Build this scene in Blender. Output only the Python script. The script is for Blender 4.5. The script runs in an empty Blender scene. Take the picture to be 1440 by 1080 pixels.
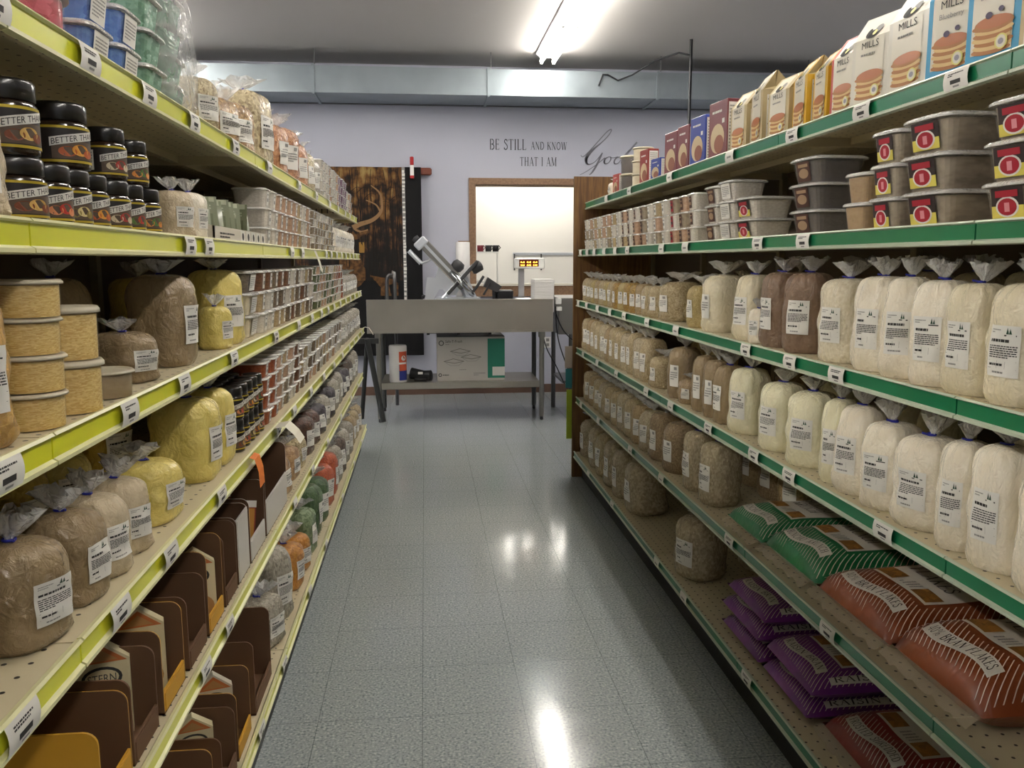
import bpy, math, random
from mathutils import Vector, Matrix, noise
R = random.Random(7)
PI = math.pi
scene = bpy.context.scene
COL = scene.collection

# ---------------------------------------------------------------- camera
PT, YW, RL, FPX = math.radians(8.406), math.radians(5.911), math.radians(-.105), 1173.0
fw = Vector((math.sin(YW)*math.cos(PT), math.cos(YW)*math.cos(PT), -math.sin(PT)))
rt = Vector((math.cos(YW), -math.sin(YW), 0)); up = rt.cross(fw)
r2 = rt*math.cos(RL)+up*math.sin(RL); u2 = -rt*math.sin(RL)+up*math.cos(RL)
cam_d = bpy.data.cameras.new('camera'); cam = bpy.data.objects.new('camera', cam_d); COL.objects.link(cam)
m = Matrix((r2, u2, -fw)).transposed().to_4x4(); m.translation = Vector((0, 0, 1.34)); cam.matrix_world = m
cam_d.sensor_width = 36; cam_d.lens = FPX*36/1440; cam_d.clip_start = .02
scene.camera = cam
# ---------------------------------------------------------------- world, exposure
w = bpy.data.worlds.new('world'); scene.world = w; w.use_nodes = True
w.node_tree.nodes['Background'].inputs[0].default_value = (.75, .8, .9, 1)
w.node_tree.nodes['Background'].inputs[1].default_value = .05
vs = scene.view_settings; vs.view_transform = 'Standard'; vs.look = 'None'; vs.gamma = 1; vs.use_curve_mapping = False
vs.exposure = 1.6
TUBE = 18.0          # fluorescent tube strength
BACKROOM = 11.5      # tubes in the room beyond the hatch

# ---------------------------------------------------------------- helpers
def srgb(h):
    if isinstance(h, str):
        h = h.lstrip('#'); c = [int(h[i:i+2], 16)/255 for i in (0, 2, 4)]
    else: c = [v/255 for v in h]
    return tuple(v/12.92 if v <= .04045 else ((v+.055)/1.055)**2.4 for v in c)+(1,)
MATS = {}
def mat(name, color, rough=.5, metal=0, coat=0, spec=.5, alpha=1, emit=0, noise2=None, nscale=8, ndetail=3, bump=0, bscale=10,
        voro=None, vscale=30, vvar=.35, stretch=None, coord='Object', coatbump=False):
    if name in MATS: return MATS[name]
    M = bpy.data.materials.new(name); M.use_nodes = True; MATS[name] = M
    N = M.node_tree.nodes; L = M.node_tree.links; b = N['Principled BSDF']
    b.inputs['Base Color'].default_value = srgb(color); b.inputs['Roughness'].default_value = rough
    b.inputs['Metallic'].default_value = metal; b.inputs['Coat Weight'].default_value = coat; b.inputs['Coat Roughness'].default_value = .12
    b.inputs['Specular IOR Level'].default_value = spec
    tc = N.new('ShaderNodeTexCoord'); mp = N.new('ShaderNodeMapping'); L.new(tc.outputs[coord], mp.inputs[0])
    if stretch: mp.inputs['Scale'].default_value = stretch
    if emit:
        b.inputs['Emission Color'].default_value = srgb(color); b.inputs['Emission Strength'].default_value = emit
    if noise2 or voro:
        mix = N.new('ShaderNodeMix'); mix.data_type = 'RGBA'
        if voro:
            t = N.new('ShaderNodeTexVoronoi'); t.inputs['Scale'].default_value = vscale; L.new(mp.outputs[0], t.inputs['Vector'])
            sep = N.new('ShaderNodeSeparateColor'); L.new(t.outputs['Color'], sep.inputs[0])
            L.new(sep.outputs[0], mix.inputs['Factor'])
            d = N.new('ShaderNodeMath'); d.operation = 'MULTIPLY'; d.inputs[1].default_value = 1.0; L.new(t.outputs['Distance'], d.inputs[0])
        else:
            t = N.new('ShaderNodeTexNoise'); t.inputs['Scale'].default_value = nscale; t.inputs['Detail'].default_value = ndetail
            L.new(mp.outputs[0], t.inputs['Vector'])
            mr = N.new('ShaderNodeMapRange'); mr.inputs[1].default_value = .35; mr.inputs[2].default_value = .65
            L.new(t.outputs[0], mr.inputs[0]); L.new(mr.outputs[0], mix.inputs['Factor'])
        mix.inputs['A'].default_value = srgb(color); mix.inputs['B'].default_value = srgb(voro or noise2)
        L.new(mix.outputs['Result'], b.inputs['Base Color'])
    if bump:
        bn = N.new('ShaderNodeTexNoise'); bn.inputs['Scale'].default_value = bscale; bn.inputs['Detail'].default_value = 2
        bn.inputs['Distortion'].default_value = 1.2
        L.new(mp.outputs[0], bn.inputs['Vector']); bp = N.new('ShaderNodeBump'); bp.inputs['Strength'].default_value = bump
        bp.inputs['Distance'].default_value = .02
        L.new(bn.outputs[0], bp.inputs['Height'])
        if coatbump:     # film: strong wrinkles in the gloss, weak ones in the powder
            bn.inputs['Detail'].default_value = 4; bn.inputs['Distortion'].default_value = 2.2; bp.inputs['Distance'].default_value = .035
            b2_ = N.new('ShaderNodeBump'); b2_.inputs['Strength'].default_value = .28; b2_.inputs['Distance'].default_value = .016
            L.new(bn.outputs[0], b2_.inputs['Height']); L.new(b2_.outputs[0], b.inputs['Normal']); b.inputs['Coat Roughness'].default_value = .06
            L.new(bp.outputs[0], b.inputs['Coat Normal'])
        else: L.new(bp.outputs[0], b.inputs['Normal'])
        if coat and not coatbump: L.new(bp.outputs[0], b.inputs['Coat Normal'])
    if alpha < 1:
        out = N['Material Output']; tr = N.new('ShaderNodeBsdfTransparent'); mx = N.new('ShaderNodeMixShader')
        mx.inputs[0].default_value = alpha; L.new(tr.outputs[0], mx.inputs[1]); L.new(b.outputs[0], mx.inputs[2]); L.new(mx.outputs[0], out.inputs[0])
    return M

class MB:
    """collects faces for one mesh object"""
    def __init__(s): s.v = []; s.f = []; s.m = []; s.sm = []
    def add(s, vs_, fs, mi=0, smooth=False):
        o = len(s.v); s.v += [tuple(v) for v in vs_]
        for f in fs: s.f.append(tuple(i+o for i in f)); s.m.append(mi); s.sm.append(smooth)
        return s
    def box(s, x0, x1, y0, y1, z0, z1, mi=0):
        if x0 > x1: x0, x1 = x1, x0
        if y0 > y1: y0, y1 = y1, y0
        v = [(x0,y0,z0),(x1,y0,z0),(x1,y1,z0),(x0,y1,z0),(x0,y0,z1),(x1,y0,z1),(x1,y1,z1),(x0,y1,z1)]
        return s.add(v, [(0,3,2,1),(4,5,6,7),(0,1,5,4),(1,2,6,5),(2,3,7,6),(3,0,4,7)], mi)
    def rbox(s, x0, x1, y0, y1, z0, z1, r=.004, mi=0):
        """box whose vertical and top edges are chamfered"""
        def ring(z, i): return [(x0+i+r,y0+i,z),(x1-i-r,y0+i,z),(x1-i,y0+i+r,z),(x1-i,y1-i-r,z),(x1-i-r,y1-i,z),(x0+i+r,y1-i,z),(x0+i,y1-i-r,z),(x0+i,y0+i+r,z)]
        rings = [ring(z0, r), ring(z0+r, 0), ring(z1-r, 0), ring(z1, r)]
        return s.loft(rings, mi, caps=True)
    def loft(s, rings, mi=0, caps=False, smooth=False, closed=True):
        n = len(rings[0]); vs_ = [p for r in rings for p in r]; fs = []
        for i in range(len(rings)-1):
            for j in range(n if closed else n-1):
                k = (j+1) % n; fs.append((i*n+j, i*n+k, (i+1)*n+k, (i+1)*n+j))
        s.add(vs_, fs, mi, smooth)
        if caps: s.add(rings[0], [tuple(range(n))[::-1]], mi); s.add(rings[-1], [tuple(range(n))], mi)
        return s
    def lathe(s, prof, c=(0,0,0), n=24, mi=0, caps=True, smooth=True, sx=1, sy=1):
        rings = [[(c[0]+r*sx*math.cos(2*PI*i/n), c[1]+r*sy*math.sin(2*PI*i/n), c[2]+z) for i in range(n)] for r, z in prof]
        return s.loft(rings, mi, caps, smooth)
    def tube(s, pts, r, n=8, mi=0, caps=True):
        pts = [Vector(p) for p in pts]; rings = []; prev = None
        rs = r if isinstance(r, (list, tuple)) else [r]*len(pts)
        for i, p in enumerate(pts):
            d = (pts[min(i+1, len(pts)-1)]-pts[max(i-1, 0)]).normalized()
            a = prev if prev is not None else (Vector((0,0,1)) if abs(d.z) < .9 else Vector((1,0,0)))
            a = (a-d*a.dot(d)).normalized(); prev = a; bb = d.cross(a)
            rings.append([tuple(p+(a*math.cos(2*PI*k/n)+bb*math.sin(2*PI*k/n))*rs[i]) for k in range(n)])
        return s.loft(rings, mi, caps, True)
    def prism(s, pts, axis, a, b, mi=0):
        """2-D outline extruded along an axis; outline in the two other axes in order"""
        def P(p, t):
            return (t, p[0], p[1]) if axis == 'x' else (p[0], t, p[1]) if axis == 'y' else (p[0], p[1], t)
        return s.loft([[P(p, a) for p in pts], [P(p, b) for p in pts]], mi, caps=True)
    def poly(s, pts, fn, mi=0, lift=0.0):
        s.add([fn(u, v, lift) for u, v in pts], [tuple(range(len(pts)))], mi); return s
    def rect(s, u0, u1, v0, v1, fn, mi=0, lift=0.0, nu=1, nv=1, smooth=True):
        vs_ = [fn(u0+(u1-u0)*i/nu, v0+(v1-v0)*j/nv, lift) for j in range(nv+1) for i in range(nu+1)]
        fs = [(j*(nu+1)+i, j*(nu+1)+i+1, (j+1)*(nu+1)+i+1, (j+1)*(nu+1)+i) for j in range(nv) for i in range(nu)]
        return s.add(vs_, fs, mi, smooth)
    def ell(s, cu, cv, ru, rv, fn, mi=0, lift=0.0, n=20):
        return s.poly([(cu+ru*math.cos(2*PI*k/n), cv+rv*math.sin(2*PI*k/n)) for k in range(n)], fn, mi, lift)
    def text(s, t, u, v, h, fn, mi=0, lift=.0006, w=None, align='c', rot=0, font='sans'):
        tris, W = textpolys(t) if font == 'sans' else serifpolys(t)
        k = h; kx = h if w is None else w/max(W, 1e-6)
        if w is not None: kx = w/W
        off = -W*kx/2 if align == 'c' else 0
        c, sn = math.cos(rot), math.sin(rot)
        for pl in tris:
            q = []
            for (x, y) in pl:
                X, Y = x*kx+off, y*k-h/2
                q.append((u+X*c-Y*sn, v+X*sn+Y*c))
            s.poly(q, fn, mi, lift)
        return s
    def lines(s, u0, u1, v0, v1, n, fn, mi=0, lift=.0005, rnd=None, fill=.5):
        rnd = rnd or R
        for i in range(n):
            v = v1-(v1-v0)*(i+.5)/n; hh = (v1-v0)/n*fill/2; u = u0
            end = u1 if i < n-1 else u0+(u1-u0)*rnd.uniform(.3, .9)
            while u < end-.01*(u1-u0):
                l = min((u1-u0)*rnd.uniform(.05, .16), end-u)
                s.rect(u, u+l, v-hh, v+hh, fn, mi, lift); u += l+(u1-u0)*.02
        return s
    def mesh(s, name, mats):
        me = bpy.data.meshes.new(name); me.from_pydata(s.v, [], s.f)
        for mm in (mats if isinstance(mats, (list, tuple)) else [mats]): me.materials.append(mm)
        me.polygons.foreach_set('material_index', s.m); me.polygons.foreach_set('use_smooth', s.sm); me.update()
        return me
    def build(s, name, mats, parent=None, loc=None):
        return inst(name, s.mesh(name, mats), parent, loc)
def inst(name, me, parent=None, loc=None, rot=None, scl=None):
    o = bpy.data.objects.new(name, me); COL.objects.link(o)
    if parent: o.parent = parent
    if loc: o.location = loc
    if rot is not None: o.rotation_euler = (0, 0, rot)
    if scl: o.scale = scl
    return o
def tag(o, label, cat, group=None, kind=None):
    if label: o['label'] = label
    if cat: o['category'] = cat
    if group: o['group'] = group
    if kind: o['kind'] = kind
    return o
def empty(name, loc=(0,0,0), rot=0): return inst(name, None, None, loc, rot)
def struct(mb, name, mats):
    o = mb.build(name, mats); o['kind'] = 'structure'; return o

_tx = {}
def textpolys(t):
    if t in _tx: return _tx[t]
    cu = bpy.data.curves.new('t', 'FONT'); cu.body = t; cu.resolution_u = 2
    o = bpy.data.objects.new('t', cu); COL.objects.link(o); bpy.context.view_layer.update()
    me = o.evaluated_get(bpy.context.evaluated_depsgraph_get()).to_mesh()
    P = [[(me.vertices[i].co.x, me.vertices[i].co.y) for i in p.vertices] for p in me.polygons]
    o.evaluated_get(bpy.context.evaluated_depsgraph_get()).to_mesh_clear()
    bpy.data.objects.remove(o); bpy.data.curves.remove(cu)
    xs = [x for p in P for x, y in p] or [0, 1]; x0 = min(xs); ys = [y for p in P for x, y in p] or [0, 1]
    y0, y1 = min(0, min(ys)), max(max(ys), .3)
    P = [[(x-x0, y/.73) for x, y in p] for p in P]
    _tx[t] = (P, max(xs)-x0); return _tx[t]
# a small roman capital alphabet drawn as thick and thin strokes (unit height)
def _arc(cx, cy, rx, ry, a0, a1, n=9): return [(cx+rx*math.cos(math.radians(a0+(a1-a0)*i/n)), cy+ry*math.sin(math.radians(a0+(a1-a0)*i/n))) for i in range(n+1)]
K, k_ = .115, .042
GL = {
 'I': (.3, [(K, [(.15,0),(.15,1)])], [(.15,0),(.15,1)]),
 'B': (.62, [(K, [(.12,0),(.12,1)]), (k_, [(.12,.98),(.3,.98)]), (.085, _arc(.3,.75,.22,.23,90,-90)), (k_, [(.12,.52),(.32,.52)]), (.095, _arc(.31,.27,.26,.25,90,-90)), (k_, [(.12,.02),(.3,.02)])], []),
 'E': (.56, [(K, [(.12,0),(.12,1)]), (k_, [(.12,.98),(.48,.98)]), (k_, [(.12,.52),(.4,.52)]), (k_, [(.12,.02),(.5,.02)]), (k_, [(.48,1),(.48,.85)]), (k_, [(.4,.6),(.4,.44)]), (k_, [(.5,0),(.52,.16)])], []),
 'S': (.52, [(.09, _arc(.27,.74,.18,.24,20,180)+_arc(.27,.27,.19,.25,75,-60)[1:]+_arc(.25,.26,.2,.24,-60,-165)), (k_, [(.45,.98),(.44,.76)]), (k_, [(.04,.02),(.05,.24)])], []),
 'T': (.62, [(K, [(.31,0),(.31,1)]), (k_, [(.03,.98),(.59,.98)]), (k_, [(.03,1),(.03,.84)]), (k_, [(.59,1),(.59,.84)])], [(.31,0)]),
 'L': (.54, [(K, [(.12,0),(.12,1)]), (k_, [(.12,.02),(.5,.02)]), (k_, [(.5,0),(.52,.18)])], [(.12,1)]),
 'A': (.72, [(k_, [(.08,0),(.36,1)]), (K, [(.36,1),(.64,0)]), (k_, [(.18,.34),(.54,.34)])], [(.08,0),(.64,0)]),
 'N': (.74, [(k_, [(.12,0),(.12,1)]), (K, [(.12,1),(.62,0)]), (k_, [(.62,0),(.62,1)])], [(.12,0),(.1,1),(.62,1)]),
 'D': (.72, [(K, [(.12,0),(.12,1)]), (k_, [(.12,.98),(.3,.98)]), (.1, _arc(.28,.5,.36,.48,90,-90,12)), (k_, [(.12,.02),(.3,.02)])], []),
 'K': (.68, [(K, [(.12,0),(.12,1)]), (k_, [(.14,.45),(.56,1)]), (K, [(.27,.6),(.6,0)])], [(.12,0),(.12,1),(.56,1),(.6,0)]),
 'O': (.76, [(.09, _arc(.38,.5,.31,.47,0,360,20))], []),
 'W': (1.0, [(K, [(.08,1),(.3,0)]), (k_, [(.3,0),(.5,1)]), (K, [(.5,1),(.72,0)]), (k_, [(.72,0),(.92,1)])], [(.08,1),(.5,1),(.92,1)]),
 'H': (.74, [(K, [(.14,0),(.14,1)]), (K, [(.6,0),(.6,1)]), (k_, [(.14,.52),(.6,.52)])], [(.14,0),(.14,1),(.6,0),(.6,1)]),
 'M': (.9, [(k_, [(.12,0),(.14,1)]), (K, [(.14,1),(.45,.05)]), (k_, [(.45,.05),(.76,1)]), (K, [(.76,1),(.78,0)])], [(.12,0),(.78,0),(.1,1),(.8,1)]),
 'R': (.66, [(K, [(.12,0),(.12,1)]), (k_, [(.12,.98),(.3,.98)]), (.09, _arc(.3,.74,.23,.24,90,-90)), (k_, [(.12,.5),(.3,.5)]), (K, [(.3,.5),(.6,0)])], [(.12,0),(.6,0)]),
 'F': (.54, [(K, [(.12,0),(.12,1)]), (k_, [(.12,.98),(.48,.98)]), (k_, [(.12,.52),(.4,.52)]), (k_, [(.48,1),(.48,.85)]), (k_, [(.4,.6),(.4,.44)])], [(.12,0)]),
 'U': (.7, [(K, [(.12,1),(.12,.35)]), (.08, _arc(.35,.33,.23,.31,180,360)), (k_, [(.58,.33),(.58,1)])], [(.12,1),(.58,1)]),
 'C': (.68, [(.09, _arc(.38,.5,.3,.47,50,310,16)), (k_, [(.58,1),(.58,.78)])], []),
 'G': (.74, [(.09, _arc(.38,.5,.3,.47,50,330,16)), (K, [(.62,.05),(.62,.42)]), (k_, [(.58,1),(.58,.78)])], [(.62,.42)]),
 '4': (.6, [(.09, [(.42,0),(.42,1)]), (k_, [(.42,1),(.06,.3)]), (.06, [(.06,.28),(.56,.28)])], []),
 '0': (.6, [(.08, _arc(.3,.5,.22,.46,0,360,18))], []),
 '%': (.8, [(.05, _arc(.2,.75,.13,.2,0,360,10)), (.05, _arc(.6,.25,.13,.2,0,360,10)), (k_, [(.15,0),(.65,1)])], []),
 "'": (.2, [(.07, [(.1,1),(.08,.75)])], []), ' ': (.35, [], []),
}
def strokequads(pts, wd):
    out = []
    for a, b in zip(pts, pts[1:]):
        dx, dy = b[0]-a[0], b[1]-a[1]; l = math.hypot(dx, dy) or 1; nx, ny = -dy/l*wd/2, dx/l*wd/2; ex, ey = dx/l*wd*.12, dy/l*wd*.12
        out.append([(a[0]+nx-ex, a[1]+ny-ey), (a[0]-nx-ex, a[1]-ny-ey), (b[0]-nx+ex, b[1]-ny+ey), (b[0]+nx+ex, b[1]+ny+ey)])
    return out
def serifpolys(t):
    key = 'S:'+t
    if key in _tx: return _tx[key]
    x = 0; P = []
    for ch in t:
        wd, st, sf = GL[ch]
        for (tw, pts) in st: P += [[(px+x, py) for px, py in q] for q in strokequads(pts, tw)]
        for (sx_, sy_) in sf:
            P += [[(px+x, py) for px, py in q] for q in strokequads([(sx_-.1, .015 if sy_ < .5 else .985), (sx_+.1, .015 if sy_ < .5 else .985)], .035)]
        x += wd+.1
    _tx[key] = (P, x-.1); return _tx[key]

NUM = 'first second third fourth fifth sixth seventh eighth ninth tenth eleventh twelfth thirteenth fourteenth fifteenth sixteenth seventeenth eighteenth nineteenth twentieth'.split()
def ordw(n):
    if n < 20: return NUM[n]
    if n == 29: return 'thirtieth'
    return ('twenty-' if n < 29 else 'thirty-')+NUM[(n-20) % 10]
SHELF = {('L', i): n+' yellow-edged shelf' for i, n in enumerate(['top', 'second', 'third', 'fourth', 'fifth', 'bottom'], 1)}
SHELF.update({('R', i): n+' green-edged shelf' for i, n in enumerate(['top', 'second', 'third', 'fourth', 'fifth', 'bottom'], 1)})

# ---------------------------------------------------------------- materials
cream = '#c9bd9f'
M_shelf = mat('shelf enamel', '#c8bc9c', .42)
def peg(M):
    N = M.node_tree.nodes; L = M.node_tree.links; b = N['Principled BSDF']
    tc = N.new('ShaderNodeTexCoord'); sp = N.new('ShaderNodeSeparateXYZ'); L.new(tc.outputs['Object'], sp.inputs[0])
    def mth(op, a, v=None, c=None):
        n = N.new('ShaderNodeMath'); n.operation = op
        for i, q in enumerate((a, v, c)):
            if q is None: continue
            if isinstance(q, (int, float)): n.inputs[i].default_value = q
            else: L.new(q, n.inputs[i])
        return n.outputs[0]
    def cell(o, p): return mth('ABSOLUTE', mth('SUBTRACT', mth('FRACT', mth('DIVIDE', o, p)), .5))
    fx = mth('MULTIPLY', cell(sp.outputs[0], .030), .030); fy = mth('MULTIPLY', cell(sp.outputs[1], .034), .034)
    d = mth('SQRT', mth('ADD', mth('MULTIPLY', fx, fx), mth('MULTIPLY', fy, fy)))
    hole = mth('LESS_THAN', d, .0032)
    mix = N.new('ShaderNodeMix'); mix.data_type = 'RGBA'; L.new(hole, mix.inputs['Factor'])
    mix.inputs['A'].default_value = srgb('#c8bc9c'); mix.inputs['B'].default_value = srgb('#2a241c'); L.new(mix.outputs['Result'], b.inputs['Base Color'])
M_peg = mat('perforated shelf enamel', '#c8bc9c', .42); peg(M_peg)
M_yel = mat('yellow price channel', '#dfe02c', .3, coat=.4, noise2='#d6d830', nscale=3)
M_yel2 = mat('yellow channel lip', '#d9d6a4', .35)
M_grn = mat('green price channel', '#11744a', .28, coat=.5)
M_grn2 = mat('green channel lip', '#b9c2ac', .35)
M_white = mat('white paper', '#dedbd3', .6); M_ink = mat('black ink', '#33312f', .7); M_grey = mat('grey ink', '#8b8985', .7)
M_film = mat('crinkled clear film', '#fbfaf7', .2, coat=.8, alpha=.56, bump=.8, bscale=7)
M_filmT = mat('thin clear film', '#f2f2f2', .1, coat=.8, alpha=.3, bump=.8, bscale=6)
M_tie = mat('blue twist tie', '#2a2f9a', .4)
M_woodv = mat('brown wood panel', '#7d5c30', .5, noise2='#5f3f22', nscale=6, stretch=(14, 14, 1))
M_trimw = mat('hatch wood trim', '#947558', .5, noise2='#7f614a', nscale=5, stretch=(10, 1, 10))
M_steel = mat('brushed steel', '#b9b5aa', .34, metal=.75, noise2='#aaa69b', nscale=2, bump=.04, bscale=3)
M_steel2 = mat('dark steel tube', '#6f6f6e', .35, metal=1)
M_galv = mat('galvanised sheet', '#a3adb2', .4, metal=.6, noise2='#939da2', nscale=2.5, bump=.08, bscale=2)
M_black = mat('black plastic', '#16161a', .4); M_dark = mat('dark grey plastic', '#3a3a3c', .5)
M_chrome = mat('cast aluminium', '#d3d7dc', .28, metal=.55)
M_wht = mat('white plastic', '#e6e5e0', .35); M_red = mat('red plastic', '#b01d1d', .4)

# ---------------------------------------------------------------- room
def floor_mat():
    M = mat('vinyl composition tile', '#9aa0a0', .16, bump=.03, bscale=3)
    N = M.node_tree.nodes; L = M.node_tree.links; b = N['Principled BSDF']
    tc = N.new('ShaderNodeTexCoord')
    v1 = N.new('ShaderNodeTexNoise'); v1.inputs['Scale'].default_value = 130; v1.inputs['Detail'].default_value = 3
    v2 = N.new('ShaderNodeTexNoise'); v2.inputs['Scale'].default_value = 14; v2.inputs['Detail'].default_value = 4
    L.new(tc.outputs['Object'], v1.inputs[0]); L.new(tc.outputs['Object'], v2.inputs[0])
    r = N.new('ShaderNodeValToRGB'); L.new(v1.outputs[0], r.inputs[0])
    e = r.color_ramp.elements; e[0].position = .33; e[0].color = srgb('#727a7c'); e[1].position = .7; e[1].color = srgb('#c3c6c2')
    e2 = e.new(.45); e2.color = srgb('#969d9e'); e3 = e.new(.58); e3.color = srgb('#a3a9a8')
    sp = N.new('ShaderNodeSeparateXYZ'); L.new(tc.outputs['Object'], sp.inputs[0])
    def line(o, off):
        a = N.new('ShaderNodeMath'); a.operation = 'SUBTRACT'; a.inputs[1].default_value = off; L.new(o, a.inputs[0])
        d = N.new('ShaderNodeMath'); d.operation = 'DIVIDE'; d.inputs[1].default_value = .3048; L.new(a.outputs[0], d.inputs[0])
        p = N.new('ShaderNodeMath'); p.operation = 'PINGPONG'; p.inputs[1].default_value = .5; L.new(d.outputs[0], p.inputs[0])
        g = N.new('ShaderNodeMath'); g.operation = 'LESS_THAN'; g.inputs[1].default_value = .0036; L.new(p.outputs[0], g.inputs[0]); return g.outputs[0]
    mx = N.new('ShaderNodeMath'); mx.operation = 'MAXIMUM'; L.new(line(sp.outputs[0], -.0286), mx.inputs[0]); L.new(line(sp.outputs[1], 2.327), mx.inputs[1])
    ml = N.new('ShaderNodeMath'); ml.operation = 'MULTIPLY'; ml.inputs[1].default_value = .55; L.new(mx.outputs[0], ml.inputs[0])
    c = N.new('ShaderNodeMix'); c.data_type = 'RGBA'; L.new(ml.outputs[0], c.inputs['Factor']); L.new(r.outputs[0], c.inputs['A']); c.inputs['B'].default_value = srgb('#3c4446')
    L.new(c.outputs['Result'], b.inputs['Base Color'])
    rr = N.new('ShaderNodeMapRange'); rr.inputs[3].default_value = .07; rr.inputs[4].default_value = .19; L.new(v2.outputs[0], rr.inputs[0]); L.new(rr.outputs[0], b.inputs['Roughness'])
    b.inputs['Specular IOR Level'].default_value = .5
    return M
X0, X1, Y0, YW_, ZC = -3.6, 4.2, -3.2, 8.42, 3.2
struct(MB().box(X0-.1, X1+.1, Y0-.1, 13.3, -.1, 0), 'floor', floor_mat())
M_ceil = mat('painted ceiling', '#c2beba', .7); M_wall = mat('lavender grey wall paint', '#b6b8c4', .75)
M_bwall = mat('cream wall paint', '#e8e5df', .75)
struct(MB().box(X0-.1, X1+.1, Y0-.1, YW_+.12, ZC, ZC+.1), 'ceiling', M_ceil)
struct(MB().box(X0-.1, X0, Y0, YW_, 0, ZC), 'wall_left', M_wall)
struct(MB().box(X1, X1+.1, Y0, YW_, 0, ZC), 'wall_right', M_wall)
struct(MB().box(X0, X1, Y0-.1, Y0, 0, ZC), 'wall_rear', M_wall)
HX0, HX1, HZ0, HZ1 = .508, 2.35, 1.09, 2.085      # the hatch into the room beyond
b = MB().box(X0, HX0, YW_, YW_+.12, 0, ZC).box(HX1, X1, YW_, YW_+.12, 0, ZC).box(HX0, HX1, YW_, YW_+.12, 0, HZ0).box(HX0, HX1, YW_, YW_+.12, HZ1, ZC)
struct(b, 'wall_front', M_wall)
t = MB(); tw = .062; yf = YW_-.018
t.box(HX0-tw, HX0, yf, YW_, HZ0-.0, HZ1+tw).box(HX1, HX1+tw, yf, YW_, HZ0, HZ1+tw).box(HX0, HX1, yf, YW_, HZ1, HZ1+tw)
t.box(HX0, HX0+.006, yf, YW_+.12, HZ0+.022, HZ1-.012).box(HX0+.006, HX1, YW_, YW_+.12, HZ1-.012, HZ1-.001)
t.box(HX0-tw-.02, HX1+tw, YW_-.03, YW_, HZ0-.105, HZ0)
struct(t, 'trim_1', M_trimw)
struct(MB().box(HX0-tw, HX1, YW_-.045, YW_+.14, HZ0, HZ0+.022), 'trim_2', mat('cream laminate sill', '#dcd6c6', .4))
struct(MB().box(X0, X1, YW_-.015, YW_, 0, .085), 'baseboard_front', mat('brown baseboard', '#6d5344', .5, noise2='#5d463a', nscale=4))
# room beyond
struct(MB().box(-2.5, X1+.2, 12.4, 12.5, 0, 2.75), 'wall_back_room_rear', M_bwall)
struct(MB().box(-2.6, -2.5, YW_+.12, 12.5, 0, 2.75), 'wall_back_room_left', M_bwall)
struct(MB().box(X1+.2, X1+.3, YW_+.12, 12.5, 0, 2.75), 'wall_back_room_right', M_bwall)
struct(MB().box(-2.6, X1+.3, YW_+.12, 12.5, 2.75, 2.85), 'ceiling_back_room', M_bwall)

M_tube = mat('lit fluorescent tube', '#fffaf1', .5, emit=TUBE); M_tubeb = mat('lit tube of back room', '#fffaf0', .5, emit=BACKROOM)
M_fix = mat('white lamp housing', '#cfcfd2', .4)
def lamp(name, x, y0, y1, z, label, group=None, mt=None, sep=.055, nt=2):
    L_ = tag(empty(name, (x, y0, z)), label, 'ceiling light', group)
    l = y1-y0
    h = MB(); h.prism([(-.105, 0), (-.105, -.018), (-.06, -.05), (.06, -.05), (.105, -.018), (.105, 0)], 'y', 0, l)
    h.build('lamp_housing', M_fix, L_)
    for i in range(nt):
        a = l*i/nt+.02; c_ = l*(i+1)/nt-.02
        for s in (-1, 1):
            MB().tube([(s*sep, a+.015, -.083), (s*sep, c_-.015, -.083)], .0165, 10).build('fluorescent_tube', mt or M_tube, L_)
            k = MB()
            for yy in (a, c_): k.box(s*sep-.012, s*sep+.012, yy-.012, yy+.012, -.105, -.048)
            k.build('lamp_holder', M_wht, L_)
    return L_
lamp('ceiling_light', 1.135, 5.36, 7.82, ZC, 'lit fluorescent strip light on ceiling, running towards the steel duct')
lamp('ceiling_light', 1.135, 1.6, 4.1, ZC, 'lit fluorescent strip light above the shelving, out of the frame', 'strip lights outside the frame')
lamp('ceiling_light', 1.135, -2.2, .3, ZC, 'lit fluorescent strip light above the shelving, out of the frame', 'strip lights outside the frame')
for yy in (5.15, 2.55, -.05, -2.65):
    lamp('ceiling_light', -2.36, yy, yy+2.45, ZC, 'lit fluorescent strip light above the next aisle, out of the frame', 'strip lights outside the frame')
lamp('ceiling_light', 1.27, 11.1, 12.3, 2.75, 'lit fluorescent lamp on the ceiling beyond the hatch, mirrored in floor', 'back room lamps', M_tubeb, .12, 1)
lamp('ceiling_light', 1.98, 11.1, 12.3, 2.75, 'lit fluorescent lamp on the ceiling beyond the hatch, mirrored in floor', 'back room lamps', M_tubeb, .09, 1)
lamp('ceiling_light', -.4, 9.4, 11.9, 2.75, 'lit fluorescent lamp on the ceiling beyond the hatch, mirrored in floor', 'back room lamps', M_tubeb, .09, 1)

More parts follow.
